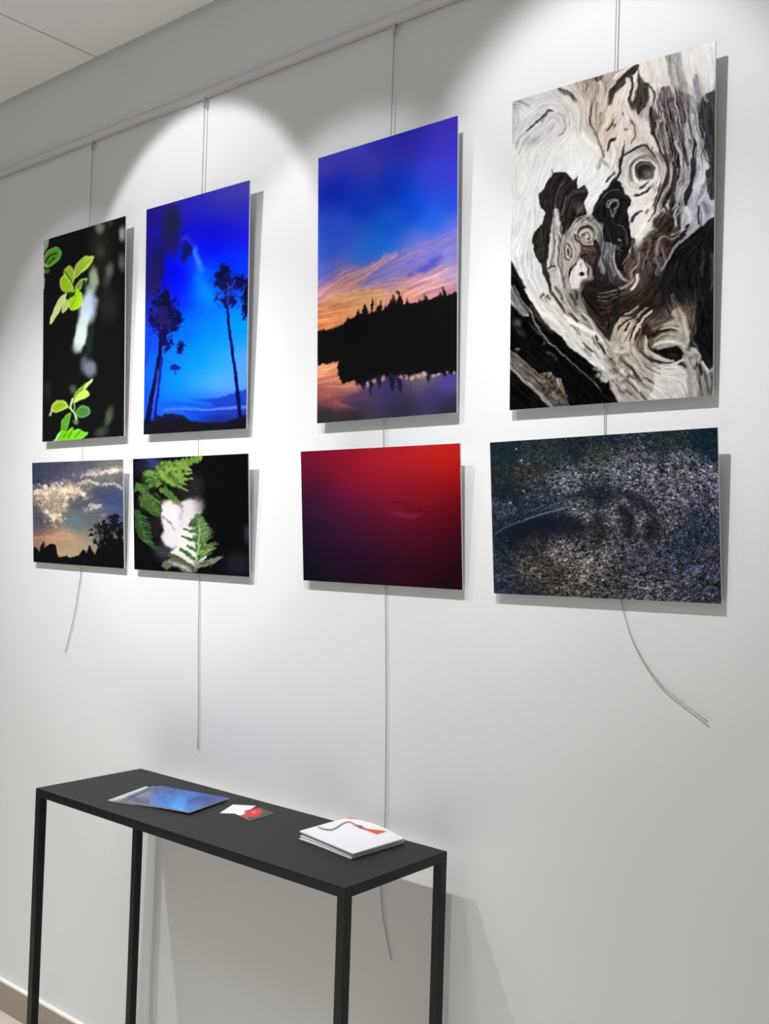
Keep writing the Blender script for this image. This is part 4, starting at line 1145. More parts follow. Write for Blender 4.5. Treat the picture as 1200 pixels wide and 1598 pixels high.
    c.poly([(540, 560), (600, 700), (640, 810), (720, 760), (800, 860), (820, 1000), (760, 1100), (720, 1412), (560, 1412), (480, 1200), (460, 1000), (500, 760)], (156, 150, 145), 0.9, 1.6)
    c.poly([(440, 1180), (540, 1180), (620, 1412), (490, 1412)], (184, 180, 174), 0.85, 1.2)
    for p, w, k in [([(545, 540), (560, 640), (600, 760)], 36, (204, 198, 194)), ([(560, 700), (600, 740), (590, 820)], 40, (196, 190, 186)), ([(500, 820), (480, 980), (470, 1140)], 26, (196, 190, 186)), ([(545, 840), (540, 1000), (560, 1180), (600, 1412)], 24, (206, 200, 195)),
                    ([(520, 760), (520, 900), (505, 1160)], 12, (86, 80, 76)), ([(590, 820), (570, 1000), (590, 1180), (640, 1412)], 14, (80, 72, 68)), ([(620, 880), (600, 1010), (620, 1160)], 12, (110, 104, 98)), ([(450, 1195), (500, 1175), (545, 1170)], 16, (64, 60, 56)),
                    ([(640, 800), (670, 740), (700, 690)], 40, (50, 46, 46)), ([(620, 640), (600, 720), (620, 800)], 20, (60, 54, 54)), ([(680, 850), (740, 800), (760, 760)], 30, (170, 164, 160)), ([(630, 1280), (640, 1412)], 20, (70, 60, 52))]:
        c.stroke(p, w, k, 0.9, 0.7)
    c.blob(700, 990, 110, 140, (182, 174, 172), 0.85, 0.4)
    c.ring(675, 1000, 44, 85, 20, (84, 76, 74), 0.9, 0.6)
    c.blob(675, 1010, 22, 40, (66, 60, 60), 0.9, 0.5)
    c.stroke([(650, 1000), (665, 1050), (700, 1080)], 12, (214, 208, 206), 0.8, 0.5)
    c.poly([(820, 930), (1000, 940), (1020, 1030), (960, 1140), (990, 1260), (900, 1290), (880, 1120), (800, 1060)], (72, 60, 56), 0.9, 1.2)
    c.cluster(900, 1020, 90, 90, 24, 14, [(110, 92, 84), (44, 36, 34), (90, 76, 70)], 0.8)
    c.poly([(760, 640), (880, 600), (990, 640), (1030, 780), (1020, 900), (820, 930), (760, 860), (740, 740)], (134, 128, 124), 0.85, 1.4)
    c.cluster(860, 660, 110, 50, 26, 14, [(84, 78, 76), (170, 164, 160), (60, 56, 54)], 0.8)
    c.ring(890, 820, 120, 115, 30, (190, 184, 180), 0.6, 1.2)
    c.ring(890, 825, 88, 85, 28, (40, 34, 34), 0.95, 0.6, 150, 320)
    c.blob(885, 835, 74, 70, (196, 186, 180), 0.95, 0.3)
    c.ring(885, 835, 42, 40, 16, (84, 72, 68), 0.9, 0.5, 120, 400)
    c.blob(905, 870, 16, 18, (96, 60, 52), 0.9, 0.5)
    c.blob(870, 820, 16, 14, (60, 54, 52), 0.9, 0.5)
    c.stroke([(760, 830), (780, 880), (840, 940), (940, 940)], [30, 26, 24, 20], (44, 38, 38), 0.9, 0.7)
    c.poly([(800, 1090), (860, 1110), (900, 1200), (890, 1290), (830, 1320), (790, 1412), (720, 1412), (710, 1290), (730, 1190)], (216, 210, 208), 0.97, 0.9)
    c.stroke([(700, 1270), (720, 1175), (800, 1085)], [22, 22, 12], (44, 38, 36), 0.95, 0.6)
    c.blob(832, 1252, 34, 24, (30, 26, 26), 0.97, 0.3)
    c.blob(825, 1160, 14, 18, (140, 132, 130), 0.8, 0.5)
    c.stroke([(900, 1140), (950, 1200), (930, 1290)], 36, (150, 142, 136), 0.85, 0.9)
    # dark bird-like core
    c.poly([(935, 605), (1000, 450), (1080, 320), (1210, 220), (1330, 300), (1210, 960), (1130, 900), (1060, 730)], (34, 32, 35), 1, 0.8)
    c.stroke([(890, 560), (940, 440), (1060, 330), (1160, 250)], [20, 50, 40, 20], (226, 224, 226), 0.7, 1)
    c.stroke([(1120, 230), (1150, 180), (1190, 130)], 30, (60, 54, 54), 0.9, 0.8)
    c.stroke([(1040, 700), (1080, 800), (1120, 920), (1080, 1050)], [30, 40, 44, 40], (122, 122, 126), 0.85, 1)
    c.stroke([(1020, 1080), (1050, 1180), (1060, 1240)], 50, (138, 140, 142), 0.8, 1.2)
    c.stroke([(1130, 950), (1150, 1100), (1200, 1270)], 26, (130, 132, 138), 0.8, 0.8)
    c.stroke([(980, 900), (1010, 1050), (990, 1200), (1010, 1300)], [40, 44, 50, 70], (38, 33, 33), 0.95, 0.9)
    c.blob(1000, 1370, 170, 70, (36, 33, 33), 0.95, 0.4)
    c.poly([(30, 1060), (60, 1090), (110, 1200), (210, 1412), (110, 1412), (50, 1260)], (32, 31, 30), 1, 0.7)
    # ---- middle right
    c.view(950, 250, 7.059)
    c.poly([(190, 390), (250, 300), (440, 230), (505, 380), (490, 600), (450, 770), (330, 890), (255, 860), (235, 700), (195, 560)], (220, 215, 211), 1, 1.2)
    c.poly([(120, 240), (220, 60), (430, -60), (540, 40), (545, 220), (440, 290), (250, 330), (190, 380)], (212, 207, 204), 0.95, 1.5)
    c.poly([(-60, 330), (120, 305), (205, 380), (240, 450), (200, 560), (222, 700), (255, 860), (235, 990), (165, 1180), (210, 1275), (100, 1200), (60, 1100), (80, 940), (-60, 900)], (32, 30, 32), 1, 0.7)
    c.stroke([(0, 300), (60, 230), (110, 120), (140, 0)], [18, 26, 30, 36], (54, 48, 48), 0.95, 0.7)
    c.stroke([(0, 260), (60, 170), (80, 60)], 26, (226, 216, 210), 0.8, 1)
    c.ring(40, 490, 60, 55, 20, (120, 116, 120), 0.9, 0.7, 150, 420)
    c.blob(50, 500, 28, 24, (26, 24, 26), 0.95, 0.4)
    c.stroke([(5, 530), (30, 470), (90, 440)], 18, (168, 164, 168), 0.85, 0.7)
    c.stroke([(30, 560), (50, 620), (90, 560)], 20, (112, 108, 110), 0.8, 0.8)
    c.ring(60, 440, 130, 110, 14, (84, 80, 84), 0.7, 0.8, 200, 350)
    c.stroke([(90, 690), (170, 750), (200, 850), (205, 940)], 14, (104, 100, 102), 0.85, 0.7)
    c.stroke([(240, 960), (205, 1080), (160, 1155)], 16, (128, 122, 120), 0.9, 0.6)
    c.cluster(130, 1000, 50, 90, 16, 12, [(80, 76, 76), (20, 18, 20)], 0.8)
    c.blob(130, 890, 24, 12, (150, 146, 146), 0.85, 0.5, 30)
    # eye
    c.ring(400, 130, 175, 165, 44, (108, 102, 98), 0.75, 1.4, 150, 300)
    c.ring(405, 135, 136, 128, 40, (232, 229, 226), 0.7, 1.4)
    c.ring(405, 125, 112, 112, 26, (70, 66, 64), 0.9, 0.8, 130, 340)
    c.blob(405, 122, 104, 100, (58, 55, 54), 1, 0.25, 20)
    c.blob(432, 152, 58, 54, (122, 119, 116), 0.85, 0.8)
    c.blob(345, 150, 24, 60, (44, 42, 42), 0.8, 0.7)
    c.blob(398, 150, 10, 10, (84, 80, 78), 0.8, 0.6)
    for p, w, k in [([(335, 312), (390, 290), (445, 255)], [16, 26, 12], (56, 50, 50)), ([(285, 380), (350, 372), (410, 360), (465, 300)], [30, 26, 30, 12], (54, 50, 50)), ([(255, 670), (270, 630), (310, 595), (365, 555)], [36, 34, 28, 14], (48, 44, 44)),
                    ([(640, 0), (655, 130), (620, 250), (560, 380), (500, 540), (430, 660)], [40, 36, 46, 40, 30, 20], (58, 50, 48)), ([(735, 30), (725, 200), (690, 330), (640, 420)], [40, 40, 40, 60], (46, 42, 42)), ([(790, 0), (770, 160), (720, 330), (690, 500)], [16, 22, 30, 60], (56, 52, 54)),
                    ([(560, 260), (540, 380), (510, 480)], 26, (92, 84, 78)), ([(600, 450), (620, 520), (660, 540)], 50, (48, 42, 40)), ([(700, 560), (700, 680), (640, 780)], [30, 44, 40], (52, 46, 44)), ([(780, 560), (770, 680), (770, 740)], 26, (44, 40, 42)),
                    ([(925, 0), (935, 120), (900, 260), (870, 380), (850, 470)], [60, 60, 70, 90, 50], (42, 42, 46)), ([(770, 480), (720, 580), (700, 620)], 26, (60, 56, 58)), ([(420, 540), (400, 580)], 24, (90, 84, 80))]:
        c.stroke(p, w, k, 0.95, 0.8)
    for p, w, k in [([(540, 60), (555, 160), (530, 280)], 26, (222, 218, 214)), ([(600, 40), (600, 150), (570, 250)], 40, (188, 180, 176)), ([(690, 40), (690, 180), (660, 290)], 26, (180, 174, 172)), ([(830, 0), (850, 120), (865, 240), (810, 340), (760, 420)], [30, 60, 60, 50, 26], (184, 182, 190)),
                    ([(1000, 0), (1060, 90), (1000, 240), (940, 360), (880, 480)], [70, 90, 70, 46, 30], (196, 195, 205)), ([(510, 260), (500, 400), (470, 560), (440, 640)], [16, 22, 26, 16], (232, 228, 224)), ([(590, 370), (560, 480), (510, 560)], 22, (176, 168, 160)),
                    ([(640, 500), (660, 540)], 30, (204, 198, 194)), ([(760, 500), (730, 620), (740, 720)], 20, (170, 168, 174)), ([(470, 760), (400, 800), (345, 880)], [26, 26, 30], (214, 208, 204))]:
        c.stroke(p, w, k, 0.88, 0.8)
    c.poly([(900, 440), (1000, 360), (1080, 400), (1140, 500), (1140, 590), (1040, 650), (985, 760), (880, 830), (790, 800), (800, 620), (840, 500)], (170, 168, 180), 0.95, 1.2)
    c.stroke([(860, 520), (900, 640), (880, 720)], 40, (206, 205, 212), 0.7, 1.5)
    c.stroke([(1040, 480), (1100, 560)], 40, (128, 124, 142), 0.7, 1.5)
    c.stroke([(1030, 260), (1020, 360), (1000, 420)], 26, (112, 110, 120), 0.8, 1)
    c.stroke([(992, 505), (985, 600), (990, 690)], [20, 28, 22], (40, 38, 42), 0.95, 0.6)
    c.poly([(1080, 120), (1190, 0), (1190, 420), (1130, 440), (1080, 330)], (50, 50, 54), 0.95, 1)
    c.poly([(700, 960), (860, 860), (970, 780), (1080, 660), (1190, 600), (1190, 1412), (560, 1412), (600, 1250), (650, 1090)], (26, 26, 29), 0.97, 1.2)
    c.poly([(560, 570), (690, 640), (700, 760), (620, 830), (540, 800), (480, 700)], (54, 47, 41), 0.9, 1.4)
    c.poly([(380, 880), (480, 770), (620, 830), (700, 920), (640, 1050), (580, 1250), (400, 1260), (330, 1150)], (80, 68, 64), 0.85, 1.6)
    c.cluster(470, 1020, 110, 180, 60, 20, [(48, 40, 38), (122, 106, 98), (64, 52, 50), (96, 84, 80), (40, 32, 32)], 0.8)
    c.stroke([(885, 700), (830, 790), (760, 860), (690, 940)], [20, 34, 30, 30], (34, 30, 32), 0.95, 0.7)
    c.stroke([(960, 770), (820, 880), (720, 960), (660, 1070), (590, 1220)], [26, 36, 30, 30, 20], (150, 146, 148), 0.9, 0.8)
    c.stroke([(690, 820), (760, 790), (840, 760)], 22, (190, 186, 190), 0.8, 0.8)
    c.stroke([(540, 1010), (525, 920), (590, 845), (690, 870), (765, 835)], [20, 24, 24, 22, 20], (136, 126, 120), 0.9, 0.8)
    c.blob(640, 920, 60, 50, (52, 34, 34), 0.85, 0.6)
    c.stroke([(570, 970), (600, 1050), (625, 1110)], 20, (118, 112, 110), 0.85, 0.7)
    c.stroke([(440, 990), (400, 1090), (380, 1190)], 22, (126, 112, 106), 0.8, 0.8)
    c.stroke([(520, 1080), (560, 1150), (540, 1260)], 44, (104, 102, 102), 0.8, 1)
    c.stroke([(335, 1010), (335, 1140), (260, 1230), (255, 1320), (180, 1380), (60, 1412)], [20, 26, 26, 36, 36, 26], (150, 140, 132), 0.92, 0.8)
    c.stroke([(320, 1260), (300, 1340), (250, 1412)], 32, (204, 198, 192), 0.9, 0.8)
    c.stroke([(15, 930), (25, 1100), (55, 1290)], 24, (116, 114, 118), 0.85, 0.8)
    c.stroke([(75, 950), (60, 1120), (140, 1290), (220, 1330)], [26, 30, 34, 20], (146, 142, 144), 0.88, 0.8)
    c.stroke([(230, 1000), (280, 900), (300, 870)], 16, (200, 194, 190), 0.7, 0.8)
    c.stroke([(270, 870), (260, 960), (270, 1080)], 26, (40, 36, 36), 0.85, 0.9)
    c.stroke([(1060, 1000), (1040, 1130), (1030, 1260)], [20, 50, 20], (62, 64, 68), 0.8, 2)
    c.stroke([(1150, 1060), (1150, 1250), (1130, 1412)], 40, (78, 80, 84), 0.7, 2)
    rs = c.rs
    for k in range(46):
        x0 = 560 + 470 * rs.rand()
        y0 = -900 + 500 * rs.rand()
        L = 260 + 420 * rs.rand()
        p = []
        for q in np.linspace(0, 1, 5):
            yy_ = y0 + L * q
            p.append((x0 + 70 * math.sin((yy_ + 900) / 330.0 + x0 / 160.0) * 0.5 + 0.12 * (yy_ + 900) * (1 if yy_ < -100 else 0.6) - 60, yy_))
        if p[-1][1] > 640:
            continue
        c.stroke(p, [6, 12, 14, 10, 4], (38, 34, 34) if rs.rand() < 0.6 else (206, 202, 204), 0.6, 0.5)
    for k in range(26):
        t = rs.rand()
        x0, y0 = 500 + 330 * rs.rand(), 180 + 380 * rs.rand()
        c.stroke([(x0, y0), (x0 - 30, y0 + 70), (x0 - 70, y0 + 130)], [5, 11, 4], (40, 36, 34) if rs.rand() < 0.6 else (200, 194, 190), 0.65, 0.5)
    # ---- lower left
    c.view(790, 440, 7.059)
    c.poly([(200, -40), (430, -20), (520, 150), (640, 360), (760, 480), (960, 560), (1090, 700), (1180, 800), (1180, 1180), (960, 920), (780, 780), (560, 590), (400, 440), (250, 190)], (204, 201, 197), 0.85, 1.2)
    c.stroke([(240, 90), (330, 260), (400, 360)], 44, (228, 225, 220), 0.7, 1.6)
    c.stroke([(380, 340), (470, 370), (560, 440)], 40, (226, 224, 218), 0.75, 1.6)
    c.stroke([(830, 820), (900, 870), (960, 895)], 30, (238, 236, 232), 0.8, 1)
    c.stroke([(640, 370), (760, 470), (900, 540), (1000, 590), (1050, 640)], [20, 40, 50, 40, 20], (236, 232, 226), 0.85, 1)
    c.stroke([(700, 520), (780, 620), (860, 720)], 30, (222, 218, 212), 0.7, 1.2)
    c.poly([(40, -80), (120, -30), (260, 210), (420, 450), (560, 580), (780, 780), (960, 920), (1210, 1210), (1210, 1330), (1100, 1290), (900, 1050), (700, 860), (400, 590), (250, 380), (120, 170), (40, 20)], (18, 17, 18), 1, 0.7)
    c.stroke([(270, 280), (330, 360), (420, 450), (500, 560)], [40, 60, 50, 20], (84, 80, 76), 0.6, 1.6)
    c.poly([(35, 20), (130, 180), (240, 340), (170, 375), (90, 290), (35, 180)], (108, 107, 104), 0.95, 1)
    c.poly([(30, 230), (170, 370), (260, 380), (400, 590), (700, 860), (900, 1050), (1110, 1300), (1210, 1350), (700, 1370), (620, 1100), (500, 1000), (350, 1010), (200, 860), (30, 740)], (18, 17, 18), 1, 0.9)
    c.stroke([(75, 40), (150, 170), (260, 340), (400, 585), (550, 730), (700, 868)], [14, 18, 22, 24, 18, 12], (128, 125, 120), 0.9, 0.6)
    c.stroke([(700, 868), (820, 970), (900, 1045), (1020, 1195)], [10, 14, 16, 18], (112, 110, 106), 0.85, 0.6)
    c.stroke([(1020, 1190), (1080, 1260), (1140, 1310)], 26, (52, 52, 54), 0.7, 1.2)
    c.blob(110, 450, 50, 36, (74, 72, 70), 0.85, 0.6, 30)
    c.blob(170, 550, 60, 30, (44, 43, 44), 0.8, 0.7, 30)
    c.stroke([(250, 450), (310, 520), (370, 570)], 26, (52, 48, 46), 0.8, 1)
    c.blob(412, 670, 22, 26, (74, 70, 66), 0.8, 0.6)
    c.stroke([(460, 790), (520, 810), (560, 850)], 24, (60, 56, 52), 0.8, 1)
    c.blob(125, 752, 36, 18, (118, 116, 116), 0.9, 0.5)
    c.poly([(30, 760), (120, 800), (230, 880), (350, 1010), (480, 1000), (600, 1080), (640, 1200), (705, 1370), (500, 1375), (260, 1160), (30, 930)], (98, 91, 87), 1, 0.9)
    c.stroke([(40, 925), (150, 1030), (260, 1135), (400, 1260), (520, 1365)], [26, 30, 34, 34, 34], (152, 147, 140), 0.92, 0.7)
    c.stroke([(60, 880), (220, 1000), (360, 1110), (540, 1290)], 16, (62, 57, 54), 0.85, 0.8)
    c.stroke([(90, 860), (240, 960), (400, 1100)], 26, (128, 120, 114), 0.7, 1)
    c.cluster(500, 1130, 110, 110, 40, 18, [(60, 50, 46), (134, 118, 104), (80, 62, 60), (44, 38, 36)], 0.8)
    c.cluster(600, 1280, 70, 70, 22, 16, [(120, 112, 92), (40, 34, 32), (92, 78, 70)], 0.8)
    c.stroke([(580, 1080), (600, 1160), (640, 1230)], 30, (138, 128, 112), 0.8, 0.8)
    c.poly([(30, 960), (150, 1060), (480, 1370), (20, 1420)], (23, 21, 19), 1, 0.8)
    c.poly([(830, 90), (900, 0), (1000, -40), (1240, 60), (1240, 660), (1120, 650), (1000, 500), (940, 430), (870, 250)], (36, 31, 29), 0.95, 1.4)
    c.cluster(1080, 350, 100, 160, 40, 22, [(56, 46, 40), (28, 24, 24), (70, 58, 50)], 0.7)
    for yy in (110, 150, 190):
        c.stroke([(1010, yy), (1100, yy + 14), (1210, yy - 26)], 14, (120, 116, 118), 0.7, 0.7)
    for p, w, k in [([(440, -10), (500, 110), (570, 220), (650, 335)], [26, 30, 30, 14], (52, 46, 42)), ([(540, 60), (600, 160), (640, 240)], 26, (96, 86, 78)), ([(700, 130), (740, 190), (760, 240)], 26, (70, 62, 58)), ([(690, 340), (730, 390), (770, 440)], 26, (70, 62, 58)),
                    ([(780, 120), (770, 170)], 30, (52, 46, 42)), ([(760, 200), (800, 290), (830, 330)], 18, (110, 102, 96)), ([(830, 380), (865, 430)], 26, (70, 64, 62)), ([(840, 660), (890, 710), (940, 760)], [20, 40, 24], (66, 60, 58)), ([(985, 600), (1030, 690), (1090, 790)], [20, 40, 44], (58, 52, 50)),
                    ([(955, 610), (990, 690), (1010, 740)], 16, (90, 84, 80)), ([(710, 490), (770, 520), (810, 580)], [30, 40, 20], (132, 126, 118)), ([(860, 740), (920, 800)], 40, (150, 146, 140)), ([(1140, 850), (1190, 870)], 60, (126, 118, 104)), ([(960, 760), (1010, 830), (1060, 860)], 20, (150, 146, 142))]:
        c.stroke(p, w, k, 0.92, 0.8)
    c.cluster(440, 160, 60, 40, 9, 16, [(120, 112, 104), (92, 86, 80)], 0.85)
    c.blob(440, 205, 50, 24, (172, 168, 162), 0.7, 0.7)
    c.stroke([(1010, 640), (1070, 720), (1110, 790)], 14, (220, 214, 206), 0.85, 0.6)
    c.stroke([(800, 290), (900, 420), (990, 560)], [16, 24, 20], (200, 196, 194), 0.8, 0.8)
    c.stroke([(640, 220), (720, 330), (790, 400)], 40, (190, 178, 170), 0.7, 1.2)
    c.cluster(1090, 1010, 110, 110, 40, 24, [(188, 187, 184), (214, 213, 210), (150, 148, 146), (170, 170, 168)], 0.7, 0.6)
    # ---- lower right
    c.view(950, 440, 7.059)
    c.poly([(60, 480), (120, 390), (260, 380), (350, 480), (270, 700), (330, 780), (420, 840), (490, 1000), (510, 1120), (480, 1290), (120, 1340), (0, 1150), (-60, 900), (-20, 700)], (168, 160, 152), 0.92, 1.6)
    c.cluster(140, 1000, 150, 220, 70, 26, [(198, 195, 190), (140, 134, 128), (214, 211, 206), (120, 112, 106)], 0.65, 0.6)
    c.poly([(480, 880), (620, 920), (760, 930), (860, 1010), (870, 1230), (600, 1290), (430, 1300), (500, 1110)], (204, 202, 198), 0.95, 2)
    c.poly([(570, 510), (680, 410), (700, 320), (770, 290), (840, 420), (890, 560), (890, 720), (825, 770), (760, 705), (600, 740), (470, 710), (490, 640), (580, 570)], (166, 158, 150), 0.95, 1.6)
    c.stroke([(700, 150), (740, 250), (790, 380)], [30, 46, 40], (122, 112, 104), 0.7, 2)
    c.stroke([(760, 310), (820, 420), (860, 560), (850, 680)], [30, 60, 60, 40], (186, 180, 172), 0.7, 1.6)
    for p, w, k in [([(330, 255), (250, 310), (170, 350)], [14, 24, 20], (146, 134, 118)), ([(415, 285), (330, 350), (250, 400), (180, 450), (110, 520)], [14, 24, 26, 24, 18], (178, 166, 154)), ([(465, 318), (390, 390), (330, 450), (270, 540), (210, 660)], [20, 30, 30, 26, 22], (208, 198, 188)),
                    ([(350, 490), (300, 570), (250, 680)], [22, 26, 22], (196, 184, 172)), ([(250, 450), (200, 510), (170, 570)], 26, (200, 190, 182)), ([(130, 420), (90, 500), (80, 620)], 40, (176, 162, 146)), ([(390, 560), (380, 640), (420, 740)], 30, (150, 142, 134))]:
        c.stroke(p, w, k, 0.92, 0.7)
    for p, w in [([(420, 330), (350, 390), (290, 440)], 20), ([(300, 360), (230, 410), (160, 450), (110, 500)], 18), ([(290, 470), (250, 560), (215, 650)], [22, 30, 18]), ([(345, 520), (315, 590), (285, 650)], [22, 30, 18]), ([(220, 450), (190, 490), (165, 525)], 20), ([(380, 250), (340, 290)], 26), ([(120, 480), (105, 520)], 18)]:
        c.stroke(p, w, (34, 28, 27), 0.95, 0.7)
    c.poly([(360, 500), (400, 440), (520, 560), (560, 540), (480, 600), (420, 640), (380, 620)], (58, 44, 42), 0.9, 1.2)
    c.stroke([(480, 600), (540, 560), (620, 528), (700, 528), (765, 548)], [20, 30, 28, 24, 10], (30, 27, 26), 0.96, 0.7)
    c.stroke([(500, 670), (560, 620), (640, 580)], 20, (112, 104, 98), 0.8, 0.9)
    c.stroke([(500, 690), (620, 660), (760, 660), (840, 720)], [24, 40, 40, 30], (206, 202, 196), 0.8, 1.2)
    c.blob(745, 490, 30, 16, (96, 88, 82), 0.8, 0.6, 20)
    c.blob(690, 395, 26, 20, (66, 54, 50), 0.7, 0.6)
    c.poly([(465, 715), (560, 742), (640, 735), (740, 712), (835, 785), (800, 850), (720, 870), (600, 830), (520, 780)], (28, 25, 25), 1, 0.8)
    c.blob(720, 810, 60, 26, (52, 46, 45), 0.7, 0.7)
    c.stroke([(400, 600), (410, 700), (470, 790), (570, 850), (690, 868)], [26, 40, 50, 50, 20], (196, 190, 182), 0.95, 0.8)
    c.stroke([(360, 760), (400, 820), (480, 870), (580, 890), (680, 885)], [30, 30, 34, 30, 14], (36, 31, 30), 0.9, 0.8)
    c.stroke([(690, 920), (760, 890), (830, 840)], [20, 22, 14], (202, 198, 192), 0.9, 0.8)
    c.stroke([(760, 915), (810, 905), (850, 935)], [20, 40, 20], (46, 40, 38), 0.92, 0.8)
    for p in ([(300, 780), (380, 880), (470, 960), (560, 1000)], [(340, 760), (420, 860), (540, 940), (680, 960)], [(280, 860), (370, 960), (480, 1040)]):
        c.stroke(p, [10, 20, 18, 8], (124, 116, 108), 0.75, 1)
    c.stroke([(560, 960), (700, 950), (830, 1000)], [20, 34, 20], (224, 221, 216), 0.8, 1.4)
    for p, w, k in [([(190, 890), (260, 980), (345, 1100)], [22, 44, 26], (50, 44, 42)), ([(380, 1055), (430, 1090), (485, 1115)], [18, 28, 12], (70, 64, 60)), ([(200, 1050), (290, 1180), (420, 1290)], [40, 20, 22], (84, 78, 74)), ([(340, 1110), (400, 1160), (465, 1205)], [26, 22, 12], (90, 84, 80)),
                    ([(205, 1185), (250, 1235)], 26, (98, 94, 92)), ([(40, 860), (70, 910)], 50, (110, 104, 98)), ([(130, 830), (190, 890)], 40, (96, 86, 76)), ([(210, 1030), (290, 1070), (340, 1110)], 36, (92, 88, 86))]:
        c.stroke(p, w, k, 0.9, 0.9)
    c.stroke([(220, 1080), (300, 1150), (340, 1200)], 30, (206, 203, 200), 0.8, 0.9)
    c.stroke([(60, 720), (110, 690), (180, 700), (190, 760), (120, 780)], 26, (196, 184, 172), 0.85, 0.8)
    c.blob(130, 735, 26, 22, (104, 90, 80), 0.8, 0.5)
    c.poly([(960, 200), (1180, 200), (1180, 900), (1090, 970), (1030, 860), (1000, 730), (960, 560)], (27, 26, 28), 0.96, 1.4)
    c.stroke([(950, 340), (945, 470), (930, 580)], 26, (88, 84, 78), 0.8, 1.2)
    c.stroke([(900, 560), (940, 660), (990, 720)], 30, (92, 90, 84), 0.8, 1.2)
    c.blob(925, 815, 95, 85, (176, 172, 165), 0.97, 0.25)
    c.cluster(925, 815, 75, 65, 16, 16, [(204, 200, 194), (134, 128, 120), (150, 146, 140)], 0.8)
    c.stroke([(880, 880), (920, 1000), (960, 1180), (970, 1260)], [60, 70, 70, 50], (178, 174, 170), 0.9, 1.2)
    c.stroke([(970, 900), (960, 960)], 26, (76, 66, 56), 0.9, 0.9)
    c.stroke([(1000, 920), (1030, 1020)], [30, 40], (38, 34, 32), 0.95, 0.9)
    c.stroke([(1040, 880), (1080, 960)], 26, (206, 203, 198), 0.9, 0.8)
    c.poly([(1000, 1030), (1190, 960), (1190, 1300), (980, 1300)], (104, 100, 98), 0.85, 2)
    c.stroke([(1040, 1060), (1060, 1160), (1080, 1250)], 30, (150, 147, 144), 0.7, 1.2)
    c.stroke([(1130, 1000), (1140, 1120), (1140, 1240)], 20, (66, 62, 62), 0.8, 1)
    c.poly([(-80, 1110), (0, 1140), (110, 1330), (60, 1400), (-80, 1400)], (20, 19, 20), 1, 0.8)
    # fine grain
    c.warp(16, 2.2)
    c.warp(6, 0.9)
    c.warp(2.5, 0.5)
    c.grain(14, 0.12, steps=9, step=1.5, cell=0.7)
    c.grain(15, 0.10, steps=16, step=2.0, cell=1.8)
    c.a[:] = 128 + (c.a - 128) * 1.06 - 6
    c.noise(1.0, 5)
    return c



# ------------------------------------------------------------------ prints
def print_material(name, rough):
    m = bpy.data.materials.new(name)
    m.use_nodes = True
    nt = m.node_tree
    b = nt.nodes['Principled BSDF']
    at = nt.nodes.new('ShaderNodeAttribute')
    at.attribute_name = 'ink'
    tc = nt.nodes.new('ShaderNodeTexCoord')
    n = nt.nodes.new('ShaderNodeTexNoise')
    n.inputs['Scale'].default_value = 700
    nt.links.new(tc.outputs['Object'], n.inputs['Vector'])
    mr = nt.nodes.new('ShaderNodeMapRange')
    mr.inputs['To Min'].default_value = 0.95
    mr.inputs['To Max'].default_value = 1.05
    nt.links.new(n.outputs['Fac'], mr.inputs['Value'])
    vm = nt.nodes.new('ShaderNodeVectorMath')
    vm.operation = 'SCALE'
    nt.links.new(at.outputs['Color'], vm.inputs[0])
    nt.links.new(mr.outputs['Result'], vm.inputs['Scale'])
    nt.links.new(vm.outputs['Vector'], b.inputs['Base Color'])
    b.inputs['Roughness'].default_value = rough
    b.inputs['Specular IOR Level'].default_value = 0.07
    return m


def ink_mesh(name, pts, nu, nv, canvas, world_pts, parent, material):
    """grid of (nu+1)*(nv+1) points carrying the printed colours as a point attribute"""
    me = bpy.data.meshes.new(name)
    n = (nu + 1) * (nv + 1)
    idx = np.arange(n).reshape(nv + 1, nu + 1)
    quads = np.stack([idx[:-1, :-1], idx[:-1, 1:], idx[1:, 1:], idx[1:, :-1]], -1).reshape(-1, 4)
    me.vertices.add(n)
    me.vertices.foreach_set('co', pts.astype(np.float32).ravel())
    me.loops.add(len(quads) * 4)
    me.loops.foreach_set('vertex_index', quads.ravel().astype(np.int32))
    me.polygons.add(len(quads))
    me.polygons.foreach_set('loop_start', (np.arange(len(quads)) * 4).astype(np.int32))
    me.update(calc_edges=True)
    px, py = to_pixel(world_pts)
    c = np.clip(canvas.sample(px, py) / 255.0, 0, 1)
    lin = np.where(c <= 0.04045, c / 12.92, ((c + 0.055) / 1.055) ** 2.4)
    at = me.color_attributes.new('ink', 'FLOAT_COLOR', 'POINT')
    at.data.foreach_set('color', np.concatenate([lin, np.ones((n, 1))], 1).astype(np.float32).ravel())
    me.materials.append(material)
    o = bpy.data.objects.new(name, me)
    COL.objects.link(o)
    o.parent = parent
    return o


M_PRINT = print_material('gloss_print', 0.22)


